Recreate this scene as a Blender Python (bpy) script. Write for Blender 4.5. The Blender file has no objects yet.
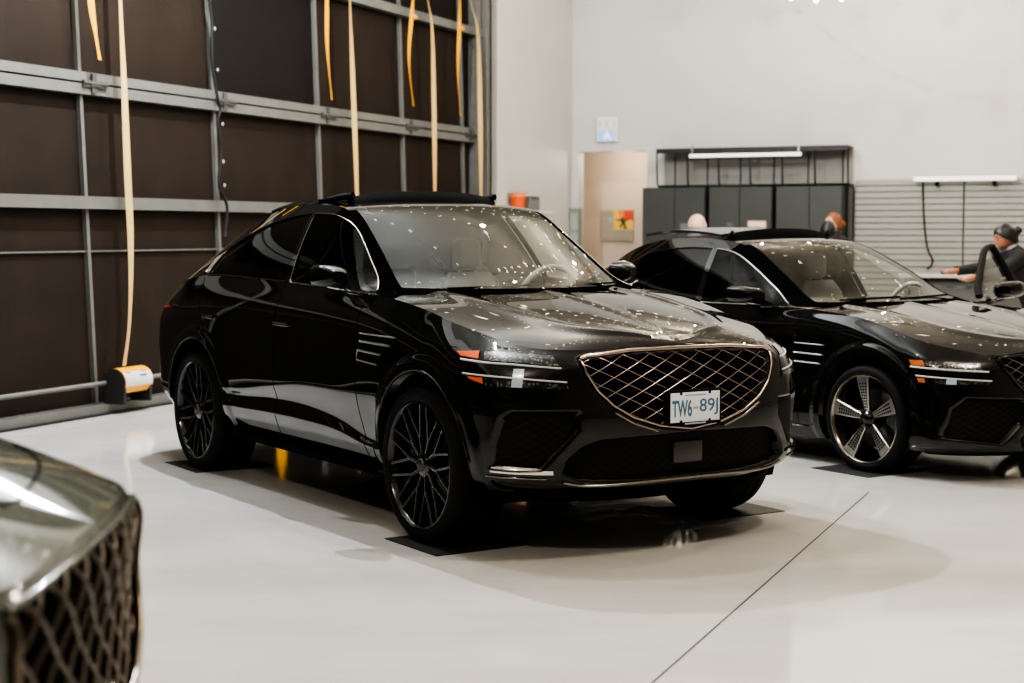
import bpy, math, random
import numpy as np
from mathutils import Vector, Matrix
from mathutils.bvhtree import BVHTree
random.seed(4)
C = bpy.context.scene.collection
PI = math.pi
R_ = math.radians

# ------------------------------------------------------------------ materials
MATS = {}
def newmat(name):
    m = bpy.data.materials.new(name); m.use_nodes = True
    nt = m.node_tree
    return m, nt, nt.nodes['Principled BSDF']
def pbr(name, col, rough=.5, metal=0., spec=.5, coat=0., ior=1.5, emit=None, es=0., noise=0., nscale=8., bump=0., bscale=60.):
    if name in MATS: return MATS[name]
    m, nt, b = newmat(name)
    b.inputs['Base Color'].default_value = (*col, 1)
    b.inputs['Roughness'].default_value = rough
    b.inputs['Metallic'].default_value = metal
    b.inputs['Specular IOR Level'].default_value = spec
    b.inputs['IOR'].default_value = ior
    b.inputs['Coat Weight'].default_value = coat
    b.inputs['Coat Roughness'].default_value = .02
    if emit:
        b.inputs['Emission Color'].default_value = (*emit, 1); b.inputs['Emission Strength'].default_value = es
    tc = nt.nodes.new('ShaderNodeTexCoord')
    if noise:
        n = nt.nodes.new('ShaderNodeTexNoise'); n.inputs['Scale'].default_value = nscale; n.inputs['Detail'].default_value = 5
        nt.links.new(tc.outputs['Object'], n.inputs['Vector'])
        mx = nt.nodes.new('ShaderNodeMix'); mx.data_type = 'RGBA'
        mx.inputs[6].default_value = (*[c*(1-noise) for c in col], 1); mx.inputs[7].default_value = (*[min(1, c*(1+noise)) for c in col], 1)
        nt.links.new(n.outputs['Fac'], mx.inputs[0]); nt.links.new(mx.outputs[2], b.inputs['Base Color'])
    if bump:
        n2 = nt.nodes.new('ShaderNodeTexNoise'); n2.inputs['Scale'].default_value = bscale; n2.inputs['Detail'].default_value = 3
        nt.links.new(tc.outputs['Object'], n2.inputs['Vector'])
        bp = nt.nodes.new('ShaderNodeBump'); bp.inputs['Strength'].default_value = bump; bp.inputs['Distance'].default_value = .01
        nt.links.new(n2.outputs['Fac'], bp.inputs['Height']); nt.links.new(bp.outputs['Normal'], b.inputs['Normal'])
    MATS[name] = m
    return m
def glass(name, tint, refl=1.0, base=.05):
    """thin window glass: tinted see-through sheet with a facing-dependent mirror coat"""
    m = bpy.data.materials.new(name); m.use_nodes = True
    nt = m.node_tree; nt.nodes.clear()
    out = nt.nodes.new('ShaderNodeOutputMaterial'); mix = nt.nodes.new('ShaderNodeMixShader')
    tr = nt.nodes.new('ShaderNodeBsdfTransparent'); tr.inputs[0].default_value = (*tint, 1)
    gl = nt.nodes.new('ShaderNodeBsdfGlossy'); gl.inputs['Roughness'].default_value = .01
    gl.inputs[0].default_value = (refl, refl, refl*.97, 1)
    lw = nt.nodes.new('ShaderNodeLayerWeight'); lw.inputs['Blend'].default_value = .5
    pw = nt.nodes.new('ShaderNodeMath'); pw.operation = 'POWER'; pw.inputs[1].default_value = 4.0
    ma = nt.nodes.new('ShaderNodeMath'); ma.operation = 'MULTIPLY_ADD'; ma.inputs[1].default_value = 1-base; ma.inputs[2].default_value = base
    ma.use_clamp = True
    nt.links.new(lw.outputs['Facing'], pw.inputs[0]); nt.links.new(pw.outputs[0], ma.inputs[0])
    nt.links.new(ma.outputs[0], mix.inputs[0]); nt.links.new(tr.outputs[0], mix.inputs[1]); nt.links.new(gl.outputs[0], mix.inputs[2])
    nt.links.new(mix.outputs[0], out.inputs[0])
    return m
def emis(name, col, s, sample=True):
    if name in MATS: return MATS[name]
    m, nt, b = newmat(name)
    b.inputs['Base Color'].default_value = (*col, 1)
    b.inputs['Emission Color'].default_value = (*col, 1); b.inputs['Emission Strength'].default_value = s
    if not sample: m.cycles.emission_sampling = 'NONE'
    MATS[name] = m
    return m

PAINT = pbr('black_paint', (.0035, .0033, .003), rough=.015, ior=1.48, spec=.5)
PAINT_SIDE = pbr('black_paint_flank', (.0035, .0033, .003), rough=.015, ior=1.9, spec=.5)  # copy of the body paint, reflectivity raised to brighten its floor reflection
PAINT_GREY = pbr('green_grey_paint', (.088, .096, .080), rough=.07, metal=.0, coat=.0, ior=1.38)
PIANO = pbr('piano_black', (.004, .004, .004), rough=.06)
MATTE = pbr('matte_black_plastic', (.004, .004, .004), rough=.7, spec=.12)
PILLAR = pbr('pillar_black', (.0025, .0025, .0025), rough=.3, spec=.0)
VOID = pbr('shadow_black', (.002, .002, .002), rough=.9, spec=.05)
RUBBER = pbr('tyre_rubber', (.006, .006, .0058), rough=.7, spec=.15, bump=.12, bscale=90)
CHROME = pbr('chrome', (.62, .6, .56), rough=.12, metal=1.)
DCHROME = pbr('dark_chrome', (.30, .27, .235), rough=.16, metal=1.)
SATIN = pbr('satin_silver', (.42, .41, .38), rough=.28, metal=1.)
STEEL = pbr('brake_steel', (.10, .10, .10), rough=.4, metal=1.)
RIMBLACK = pbr('gloss_black_rim', (.006, .006, .006), rough=.14, coat=.6)
LEATHER = pbr('dark_leather', (.02, .019, .018), rough=.5)
SEATGREY = pbr('grey_leather', (.055, .053, .05), rough=.45)
INTERIOR = pbr('interior_plastic', (.012, .012, .012), rough=.6)
WIND = glass('windshield_glass', (.80, .82, .80), refl=.50, base=.07)
TINT = glass('tinted_glass', (.75, .76, .74), refl=.7, base=.05)
CABIN_SHADE = glass('cabin_shade_glass', (.16, .16, .155), refl=.22, base=.04)  # darker copy for near front panes; tint stands in for the dim cabin
PRIVACY = glass('privacy_glass', (.05, .05, .05), refl=.5, base=.04)
AMBER = pbr('amber_reflector', (.55, .075, .002), rough=.3, emit=(1, .15, .005), es=.16)
LENS = pbr('lamp_lens', (.10, .10, .095), rough=.12, metal=.7)
DRL = pbr('lamp_light_guide', (.42, .43, .42), rough=.3, emit=(.9, .95, 1), es=.04)
REDLAMP = pbr('tail_lamp_red', (.35, .01, .008), rough=.15, emit=(1, .05, .03), es=.25)

# ------------------------------------------------------------------ mesh helpers
class MB:
    def __init__(s): s.v = []; s.f = []; s.mi = []; s.n = 0
    def add(s, V, F, mi=0):
        V = np.asarray(V, float).reshape(-1, 3)
        s.v.append(V); o = s.n
        for f in F: s.f.append(tuple(int(i)+o for i in f)); s.mi.append(mi)
        s.n += len(V); return s
    def grid(s, P, mi=0, flip=False, closeu=False, closev=False):
        P = np.asarray(P, float); nu, nv = P.shape[:2]
        idx = np.arange(nu*nv).reshape(nu, nv)
        if closeu: idx = np.vstack([idx, idx[:1]])
        if closev: idx = np.hstack([idx, idx[:, :1]])
        a, b, c, d = idx[:-1, :-1].ravel(), idx[1:, :-1].ravel(), idx[1:, 1:].ravel(), idx[:-1, 1:].ravel()
        F = np.stack([d, c, b, a] if flip else [a, b, c, d], 1)
        return s.add(P.reshape(-1, 3), F.tolist(), mi)
    def box(s, lo, hi, mi=0, bev=0.):
        x0, y0, z0 = lo; x1, y1, z1 = hi
        if bev <= 0:
            V = [(x0,y0,z0),(x1,y0,z0),(x1,y1,z0),(x0,y1,z0),(x0,y0,z1),(x1,y0,z1),(x1,y1,z1),(x0,y1,z1)]
            return s.add(V, [(0,3,2,1),(4,5,6,7),(0,1,5,4),(1,2,6,5),(2,3,7,6),(3,0,4,7)], mi)
        b = min(bev, (x1-x0)/2.01, (y1-y0)/2.01, (z1-z0)/2.01)
        import bmesh
        bm = bmesh.new(); bmesh.ops.create_cube(bm, size=1)
        for v in bm.verts: v.co = Vector(((x0+x1)/2+v.co.x*(x1-x0), (y0+y1)/2+v.co.y*(y1-y0), (z0+z1)/2+v.co.z*(z1-z0)))
        bmesh.ops.bevel(bm, geom=bm.edges[:], offset=b, segments=3, affect='EDGES', profile=.5)
        bm.verts.index_update()
        s.add([v.co[:] for v in bm.verts], [[v.index for v in f.verts] for f in bm.faces], mi); bm.free(); return s
    def tube(s, pts, r, n=8, mi=0, cap=True, closed=False, flat=None):
        pts = np.asarray(pts, float); m = len(pts)
        rr = np.broadcast_to(np.asarray(r, float), (m,))
        if closed: T = np.roll(pts, -1, 0)-np.roll(pts, 1, 0)
        else: T = np.gradient(pts, axis=0)
        T /= np.linalg.norm(T, axis=1, keepdims=True)+1e-12
        up = np.array([0, 0, 1.]) if abs(T[0][2]) < .9 else np.array([1., 0, 0])
        N = np.cross(T[0], up); N /= np.linalg.norm(N)
        rings = []
        ang = np.arange(n)*2*PI/n + (PI/n if n == 4 else 0)
        for i in range(m):
            N = N - T[i]*(N@T[i]); N /= np.linalg.norm(N)+1e-12
            B = np.cross(T[i], N)
            rings.append(pts[i]+rr[i]*(np.cos(ang)[:, None]*N+np.sin(ang)[:, None]*B*(flat or 1)))
        P = np.array(rings)
        o = s.n
        s.grid(P, mi, closeu=closed, closev=True)
        if cap and not closed:
            s.f.append(tuple(o+i for i in range(n))[::-1]); s.mi.append(mi)
            s.f.append(tuple(o+(m-1)*n+i for i in range(n))); s.mi.append(mi)
        return s
    def lathe(s, prof, n=48, axis='y', c=(0,0,0), mi=0, closed=False):
        """prof: list of (radius, along-axis)"""
        prof = np.asarray(prof, float); a = np.arange(n)*2*PI/n
        r, h = prof[:, 0][:, None], prof[:, 1][:, None]
        ca, sa = np.cos(a)[None], np.sin(a)[None]
        hh = np.broadcast_to(h, (len(prof), n))
        if axis == 'y': P = np.stack([r*ca, hh, r*sa], -1)
        elif axis == 'z': P = np.stack([r*ca, r*sa, hh], -1)
        else: P = np.stack([hh, r*ca, r*sa], -1)
        return s.grid(P+np.array(c), mi, closev=True, closeu=closed)
    def prism(s, poly, h0, h1, axis='z', mi=0):
        n = len(poly); V = []
        for h in (h0, h1):
            for a, b in poly:
                V.append({'z': (a, b, h), 'y': (a, h, b), 'x': (h, a, b)}[axis])
        F = [tuple(range(n))[::-1], tuple(range(n, 2*n))]
        for i in range(n): F.append((i, (i+1) % n, n+(i+1) % n, n+i))
        return s.add(V, F, mi)
    def build(s, name, mat, parent=None, smooth=True, angle=None):
        me = bpy.data.meshes.new(name)
        V = np.concatenate(s.v) if s.v else np.zeros((0, 3))
        me.from_pydata(V.tolist(), [], s.f)
        mats = mat if isinstance(mat, (list, tuple)) else [mat]
        for m in mats: me.materials.append(m)
        if len(mats) > 1: me.polygons.foreach_set('material_index', s.mi)
        me.validate(); me.update()
        o = bpy.data.objects.new(name, me); C.objects.link(o)
        if parent: o.parent = parent
        if smooth:
            me.polygons.foreach_set('use_smooth', [True]*len(me.polygons))
            if angle: me.set_sharp_from_angle(angle=R_(angle))
        return o
def mirY(V): V = np.array(V, float); V[..., 1] *= -1; return V

def herm(ctrl, n, par=None, t=None):
    """smooth curve through control points (non-uniform Hermite); ctrl (k,d)"""
    ctrl = np.asarray(ctrl, float)
    if ctrl.ndim == 1: ctrl = ctrl[:, None]
    k = len(ctrl)
    if par is None:
        par = np.concatenate([[0], np.cumsum(np.sqrt(np.linalg.norm(np.diff(ctrl, axis=0), axis=1))+1e-6)])
    par = np.asarray(par, float)
    d = np.diff(ctrl, axis=0)/np.diff(par)[:, None]; h = np.diff(par)
    m = np.empty_like(ctrl); m[0] = d[0]; m[-1] = d[-1]
    if k > 2: m[1:-1] = (d[:-1]*h[1:, None]+d[1:]*h[:-1, None])/(h[:-1]+h[1:])[:, None]
    if t is None: t = np.linspace(par[0], par[-1], n)
    t = np.clip(np.asarray(t, float), par[0], par[-1])
    i = np.clip(np.searchsorted(par, t, side='right')-1, 0, k-2)
    u = ((t-par[i])/h[i])[:, None]; H = h[i][:, None]
    return (2*u**3-3*u**2+1)*ctrl[i]+(u**3-2*u**2+u)*H*m[i]+(-2*u**3+3*u**2)*ctrl[i+1]+(u**3-u**2)*H*m[i+1]
def fx(tab):
    """scalar function from (x, v...) table, smooth"""
    tab = np.array(sorted(tab), float)
    return lambda x: herm(tab[:, 1:], 0, par=tab[:, 0], t=np.atleast_1d(x))
def sstep(e0, e1, x):
    t = np.clip((x-e0)/(e1-e0), 0, 1); return t*t*(3-2*t)
def sdf(poly, P):
    """signed distance to a closed 2-D polygon, negative inside; P (n,2)"""
    poly = np.asarray(poly, float); d = np.full(len(P), 1e9); ins = np.zeros(len(P), bool)
    for a, b in zip(poly, np.roll(poly, -1, 0)):
        e = b-a; w = P-a; t = np.clip((w@e)/(e@e+1e-12), 0, 1)
        d = np.minimum(d, np.linalg.norm(w-t[:, None]*e, axis=1))
        c = ((a[1] <= P[:, 1]) & (b[1] > P[:, 1])) | ((b[1] <= P[:, 1]) & (a[1] > P[:, 1]))
        if abs(b[1]-a[1]) > 1e-12:
            ins ^= c & (P[:, 0] < a[0]+(P[:, 1]-a[1])/(b[1]-a[1])*(b[0]-a[0]))
    return np.where(ins, -d, d)
def inpoly(poly, P): return sdf(poly, np.asarray(P, float).reshape(-1, 2)) < 0

def thing(name, label, cat, loc=(0,0,0), rz=0, group=None):
    o = bpy.data.objects.new(name, None); C.objects.link(o); o.empty_display_size = .2
    o.location = loc; o.rotation_euler = (0, 0, rz)
    return tag(o, label, cat, group)
def tag(o, label, cat, group=None, kind=None):
    o['label'] = label; o['category'] = cat
    if group: o['group'] = group
    if kind: o['kind'] = kind
    return o
def struct(o): o['kind'] = 'structure'; return o
# ------------------------------------------------------------------ car generator
def car_net(cols):
    """cols: list of columns, each a list of (x,y,z) bottom->top. returns dense grid (nu,nv,3)"""
    N = np.array(cols, float)
    nc, nr = N.shape[:2]
    # dense along v for each column, then along u for each v
    vpar = np.concatenate([[0], np.cumsum(np.linalg.norm(np.diff(N, axis=1), axis=2).mean(0))])
    tv = np.linspace(0, vpar[-1], NV)
    cv = np.stack([herm(N[i], 0, par=vpar, t=tv) for i in range(nc)])           # nc,NV,3
    upar = np.concatenate([[0], np.cumsum(np.linalg.norm(np.diff(cv, axis=0), axis=2).mean(1))])
    tu = np.linspace(0, upar[-1], NU)
    G = np.stack([herm(cv[:, j], 0, par=upar, t=tu) for j in range(NV)], 1)     # NU,NV,3
    return G
NU, NV = 540, 120

def compact(V, F):
    used = np.unique(F); mp = -np.ones(len(V), int); mp[used] = np.arange(len(used))
    return V[used], mp[F]

def build_car(S, root, paint, detail=True):
    """builds the car shell under root. S: spec dict. returns dict of handy things"""
    out = {'doors': {}}
    G = car_net(S['net'])
    # ---- bumps and recesses in the skin
    flat = G.reshape(-1, 3).copy()
    du = np.gradient(G, axis=0); dv = np.gradient(G, axis=1)
    Nn = np.cross(du, dv).reshape(-1, 3); Nn /= np.linalg.norm(Nn, axis=1, keepdims=True)+1e-12
    if Nn[len(Nn)//2][1] < 0: Nn = -Nn
    base = flat.copy()
    for wx in (0, -S['wb']):                                  # flared arch lips
        d = np.hypot(flat[:, 0]-wx, flat[:, 2]-S['az'])
        w = sstep(S['arch']+.10, S['arch']+.05, d)*sstep(S['arch']-.1, S['arch']+.0, d)
        flat[:, 1] += .014*w*(flat[:, 1] > .6)
    front = (base[:, 0] > .2)
    if 'sculpt' in S:                                          # lower door scallop: rows (x, z_top, z_ridge_top, z_ridge_bottom)
        T = fx(S['sculpt'])(base[:, 0]); z = base[:, 2]; zt, z2, z3 = T[:, 0], T[:, 1], T[:, 2]
        d1 = S['sculpt_d']
        dl = -d1*sstep(0, 1, (zt-z)/np.maximum(zt-z2, .02))*(z >= z2)
        dl = np.where(z < z2, -d1+(d1+.006)*np.clip((z2-z)/np.maximum(z2-z3, .02), 0, 1), dl)
        dl = np.where(z < z3, .006-.12*(z3-z), dl)
        wx = sstep(S['sculpt_x'][0], S['sculpt_x'][0]-.14, base[:, 0])*sstep(S['sculpt_x'][1], S['sculpt_x'][1]+.25, base[:, 0])
        flat[:, 1] += dl*wx*(base[:, 1] > .6)
    yz = base[:, 1:3]
    for poly, depth, soft in S['recess']:
        d = sdf(poly, yz)
        w = sstep(soft, -soft, d)*front
        flat -= Nn*(depth*w)[:, None]
    for poly, hgt, soft in S.get('raise_', []):
        d = sdf(poly, yz); w = sstep(soft, -soft, d)*front
        flat += Nn*(hgt*w)[:, None]
    G = flat.reshape(NU, NV, 3)
    idx = np.arange(NU*NV).reshape(NU, NV)
    F = np.stack([idx[:-1, :-1].ravel(), idx[1:, :-1].ravel(), idx[1:, 1:].ravel(), idx[:-1, 1:].ravel()], 1)
    V = flat.copy()
    # ---- wheel arches: cut and snap
    keep = np.ones(len(F), bool)
    for wx in (0, -S['wb']):
        d = np.hypot(V[:, 0]-wx, V[:, 2]-S['az']); ins = (d < S['arch']) & (V[:, 1] > .55)
        keep &= ~ins[F].all(1)
    F = F[keep]
    used = np.zeros(len(V), bool); used[F] = True
    for wx in (0, -S['wb']):
        d = np.hypot(V[:, 0]-wx, V[:, 2]-S['az']); ins = (d < S['arch']) & (V[:, 1] > .55) & used
        k = S['arch']/np.maximum(d[ins], 1e-6)
        V[ins, 0] = wx+(V[ins, 0]-wx)*k; V[ins, 2] = S['az']+(V[ins, 2]-S['az'])*k
    cen = base[F].mean(1)
    xz = cen[:, [0, 2]]
    side = (cen[:, 1] > .6)
    dm = {}
    for nm in ('front_door', 'rear_door'):
        m = inpoly(S[nm], xz) & side
        for wx in (0, -S['wb']): m &= np.hypot(xz[:, 0]-wx, xz[:, 1]-S['az']) > S['arch']+.07
        m &= (cen[:, 2] > S.get('door_z', .30))
        dm[nm] = m
    rest = ~(dm['front_door'] | dm['rear_door'])
    bumper = rest & (cen[:, 0] > S['bumper_x']) & (cen[:, 2] < 9)
    shell = MB(); nose = MB()
    fend = rest & ~bumper & (cen[:, 0] > -.42)
    for mb, msk in ((shell, rest & ~bumper & ~fend), (nose, bumper)):
        v, f = compact(V, F[msk]); mb.add(v, f[:, ::-1].tolist()); mb.add(mirY(v), f.tolist())
    # ---- hood
    top = G[:, -1]                                             # top edge of the side skin, front centre -> rear centre
    kx = np.where((top[:, 0] < S['hood_edge_x']) & (np.arange(NU) < NU*.6))[0][0]
    E = herm(top[:kx+1], 90)
    tt = np.linspace(0, 1, 90)
    cx = S['hood_c'][0][0]+(S['hood_c'][-1][0]-S['hood_c'][0][0])*tt**S.get('hood_pow', .9)
    cz = fx(S['hood_c'])(cx)[:, 0]
    Cc = np.stack([cx, 0*cx, cz], 1)
    s = np.linspace(0, 1, 60)[None, :]; ea = E[:, None, :]; ca = Cc[:, None, :]
    P = ea+(ca-ea)*s[..., None]
    fz = 1-(1-s)**S.get('crown', 2.3)
    P[..., 2] = ea[..., 2]+(ca[..., 2]-ea[..., 2])*fz
    rid = S.get('ridge', .010)*np.exp(-((s-.36)/.06)**2)*sstep(0, .25, tt)[:, None]
    P[..., 2] += rid + S.get('spine', .006)*np.exp(-((1-s)/.05)**2)*sstep(.03, .2, tt)[:, None]
    hood = MB().grid(P).grid(mirY(P), flip=True)
    # ---- greenhouse side sheet
    Rf, Uf = fx(S['rail']), fx(S['dlo_top'])
    x0, x1 = S['gx0'], S['gx1']
    xs = np.unique(np.concatenate([np.linspace(x0, x1, 150), S['breaks']]))[::-1]
    side_top = top[kx-30:]; order = np.argsort(side_top[:, 0]); order = order[side_top[order, 1] > .55]
    yb = np.interp(xs, side_top[order, 0], side_top[order, 1]); zb = np.interp(xs, side_top[order, 0], side_top[order, 2])
    rail = Rf(xs); yr, zr = rail[:, 0], rail[:, 1]
    zr = np.maximum(zr, zb+.004)
    def at(x):
        o_ = order
        yb_ = np.interp(x, side_top[o_, 0], side_top[o_, 1]); zb_ = np.interp(x, side_top[o_, 0], side_top[o_, 2])
        r = Rf(x.ravel()); yr_ = r[:, 0].reshape(x.shape); zr_ = np.maximum(r[:, 1].reshape(x.shape), zb_+.004)
        zu_ = np.minimum(np.maximum(Uf(x.ravel())[:, 0].reshape(x.shape), zb_+.002), zr_-.002)
        return yb_, zb_, yr_, zr_, zu_
    wsh = sum(h*np.exp(-((xs-c)/w)**2) for c, w, h in S.get('shear', []))
    if np.isscalar(wsh): wsh = 0*xs
    def sidept(q0, q1, n, top_):
        q = np.linspace(0, 1, n)[None]
        x = xs[:, None]-wsh[:, None]*((1-q) if top_ else q)
        yb_, zb_, yr_, zr_, zu_ = at(x); fu_ = (zu_-zb_)/(zr_-zb_)
        f = fu_+(1-fu_)*q if top_ else fu_*q
        y = yb_+(yr_-yb_)*f+S['tumble']*(4*f*(1-f))*sstep(0, .25, zr_-zb_)
        return np.stack([x, y, zb_+(zr_-zb_)*f], -1)
    low = sidept(0, 1, 14, False); up = sidept(0, 1, 10, True)
    glassx = S['panes']                                       # list of (name, xa, xb) xa > xb
    for sgn in (1, -1):
        pass
    ok = np.ones(len(xs)-1, bool)
    mid = (xs[:-1]+xs[1:])/2
    for nm, xa, xb in glassx: ok &= ~((mid < xa) & (mid > xb))
    pil = MB()
    def addgrid(mb, P, mask=None):
        nu, nv = P.shape[:2]; id_ = np.arange(nu*nv).reshape(nu, nv)
        rows = np.arange(nu-1) if mask is None else np.where(mask)[0]
        if len(rows) == 0: return
        a, b, c, d = id_[rows, :-1].ravel(), id_[rows+1, :-1].ravel(), id_[rows+1, 1:].ravel(), id_[rows, 1:].ravel()
        f = np.stack([a, b, c, d], 1)
        v, f = compact(P.reshape(-1, 3), f)
        mb.add(v, f.tolist()); mb.add(mirY(v), f[:, ::-1].tolist())
    addgrid(pil, up, mid <= S['ws'][1]-.05); addgrid(pil, low, ok)
    apm = mid > S['ws'][1]-.05
    out['low'], out['xs'] = low, xs
    # ---- windshield, roof, rear glass
    tx = np.linspace(S['ws'][0], S['ws'][1], 40)               # rail x from cowl corner to roof corner
    tw = np.linspace(0, 1, 40)
    sp = np.linspace(-1, 1, 61)
    def across(xv, dx, dz, pw=2.2):
        r = Rf(xv); P = np.empty((len(xv), 61, 3))
        b = 1-np.abs(sp)**pw
        P[..., 0] = xv[:, None]+np.broadcast_to(dx, (len(xv),))[:, None]*b
        P[..., 1] = r[:, 0][:, None]*sp
        P[..., 2] = r[:, 1][:, None]+np.broadcast_to(dz, (len(xv),))[:, None]*b
        return P
    W = across(tx, S['wsx'][0]+(S['wsx'][1]-S['wsx'][0])*tw, S['wsz'][0]+(S['wsz'][1]-S['wsz'][0])*tw)
    band = MB(); nb = 2
    ws = MB().grid(W[:, 2:-2], flip=True)
    tr = np.linspace(S['ws'][1], S['roof_end'], 60)
    k = sstep(0, .5, (tr[0]-tr)); 
    dxr = S['wsx'][1]*(1-np.clip((tr[0]-tr)/.35, 0, 1)); 
    Rr = across(tr, dxr, S['wsz'][1]+(S['roof_crown']-S['wsz'][1])*sstep(0, 1, (tr[0]-tr)/.6))
    roof = MB().grid(Rr, flip=True)
    tg = np.linspace(S['roof_end'], S['gx1'], 40)
    Gr = across(tg, 0, S['roof_crown']+(S['rear_crown']-S['roof_crown'])*np.linspace(0, 1, 40))
    rg = MB().grid(Gr[:, 6:-6], flip=True)
    rsd = (Gr[:, :7], Gr[:, -7:])
    # deck: from end of greenhouse to the rear top edge of the skin
    ri = np.where((top[:, 0] < S['gx1']) & (np.arange(NU) > NU*.5))[0][0]
    rear = top[ri:]; L1 = Gr[-1, 30:]; L1 = L1[::-1]            # edge -> centre
    ra = herm(rear, 31)
    DP = np.stack([L1*(1-q)+ra*q for q in np.linspace(0, 1, 8)])
    deck = MB().grid(DP).grid(mirY(DP), flip=True)
    # cowl between bonnet and windshield
    hr_ = np.concatenate([P[-1], mirY(P[-1])[::-1]]); hr_ = hr_[np.argsort(hr_[:, 1])]; w0 = W[0]
    ys_ = np.linspace(-w0[-1, 1]*1.02, w0[-1, 1]*1.02, 61)
    ra_ = np.stack([np.interp(ys_, hr_[:, 1], hr_[:, 0])+.02, ys_, np.interp(ys_, hr_[:, 1], hr_[:, 2])-.004], 1)
    rb_ = np.stack([np.interp(ys_, w0[:, 1], w0[:, 0])-.02, ys_, np.interp(ys_, w0[:, 1], w0[:, 2])+.004], 1)
    MB().grid(np.stack([ra_, (ra_+rb_)/2-[0, 0, .004], rb_])).build('cowl_panel', PILLAR, root)
    # ---- build objects
    side_paint = S.get('side_paint', paint)
    v, f = compact(V, F[fend])
    for sg in (-1, 1): MB().add(v if sg > 0 else mirY(v), (f[:, ::-1] if sg > 0 else f).tolist()).build('front_fender', paint, root)
    o = shell.build('body_shell', side_paint, root); out['shell'] = o
    for mb, nm, mt in ((nose, 'front_bumper', paint), (hood, 'hood', paint), (pil, 'pillar_frame', paint), (roof, 'roof_panel', paint), (deck, 'tailgate', paint)):
        out[nm] = mb.build(nm, mt, root)
    [MB().grid(q_, flip=True).build('rear_pillar', paint, root) for q_ in rsd]; rp_ = np.where(apm)[0]; Pu = up[rp_[0]:rp_[-1]+2]
    for sg in (-1, 1):
        MB().grid(Pu if sg > 0 else mirY(Pu), flip=(sg < 0)).build('front_pillar', PILLAR, root)
        MB().grid(W[:, -3:] if sg > 0 else W[:, :3], flip=True).build('windshield_border', PILLAR, root)
    out['windshield'] = ws.build('windshield', WIND, root)
    out['rear_window'] = rg.build('rear_window', S.get('rear_glass', PRIVACY), root)
    for sg in (-1, 1):                                        # doors with their panes
        for nm in ('front_door', 'rear_door'):
            v, f = compact(V, F[dm[nm]])
            mb = MB().add(v if sg > 0 else mirY(v), (f[:, ::-1] if sg > 0 else f).tolist())
            d = mb.build(nm, side_paint, root); out['doors'][(nm, sg)] = d
        for nm, xa, xb in glassx:
            m = (mid < xa) & (mid > xb)
            rows = np.where(m)[0]; Pg = low[rows[0]:rows[-1]+2].copy()
            Pg[..., 1] -= .006
            door = 'front_door' if nm == 'front' else 'rear_door'
            mb = MB().grid(Pg if sg > 0 else mirY(Pg), flip=(sg < 0))
            mb.build('side_window', S['pane_mat'][nm] if (sg > 0 or nm == 'rear') else CABIN_SHADE, out['doors'][(door, sg)])
    # ---- wheel wells, underbody, interior tub
    for wx in (0, -S['wb']):
        for sg in (-1, 1):
            mb = MB(); a = np.linspace(-.35, PI+.35, 40); ys = np.linspace(S['wf']+.0, .5, 4)
            P = np.stack([np.stack([wx+S['arch']*np.cos(a)*1.0, 0*a+y*sg, S['az']+S['arch']*np.sin(a)], 1) for y in ys])
            mb.grid(P, flip=sg > 0)
            disc = np.array([[wx+S['arch']*np.cos(q), .5*sg, S['az']+S['arch']*np.sin(q)] for q in a])
            mb.add(disc, [tuple(range(len(a)))])
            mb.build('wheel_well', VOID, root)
    bot = G[:, 0].copy(); mb = MB()
    zb0 = S['under_z']
    in_arch = np.minimum(np.abs(bot[:, 0]), np.abs(bot[:, 0]+S['wb'])) < S['arch']+.04
    bot[:, 1] = np.where(in_arch & (bot[:, 1] > .6), np.minimum(bot[:, 1], .6), bot[:, 1])
    rows = [np.stack([bot[:, 0], bot[:, 1]*q, np.minimum(bot[:, 2], 9)*(1 if q == 1 else 0)+(zb0 if q != 1 else 0)], 1) for q in (1, .93, 0)]
    keepu = np.ones(NU, bool)
    P = np.stack(rows); mb.grid(P, flip=True).grid(mirY(P))
    mb2 = MB()
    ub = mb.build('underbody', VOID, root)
    out['G'] = G; out['hoodP'] = P; out['V'] = V
    # BVH of the whole painted skin (for seating trim on it)
    allv = V; fa = F
    v2 = np.concatenate([allv, mirY(allv)]); f2 = np.concatenate([fa, fa+len(allv)])
    hv = np.asarray(hood.v[0]).reshape(-1, 3); hf = np.array(hood.f[:len(hood.f)//2]);
    v3 = np.concatenate([v2, hv, mirY(hv)]); f3 = np.concatenate([f2, hf+len(v2), hf+len(v2)+len(hv)])
    out['bvh'] = BVHTree.FromPolygons(v3.tolist(), f3.tolist())
    w3 = np.concatenate([base, mirY(base), hv, mirY(hv)]); allF = np.stack([idx[:-1, :-1].ravel(), idx[1:, :-1].ravel(), idx[1:, 1:].ravel(), idx[:-1, 1:].ravel()], 1)
    f0 = np.concatenate([allF, allF+len(base), hf+2*len(base), hf+2*len(base)+len(hv)])
    out['bvh0'] = BVHTree.FromPolygons(w3.tolist(), f0.tolist())
    return out

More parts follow.
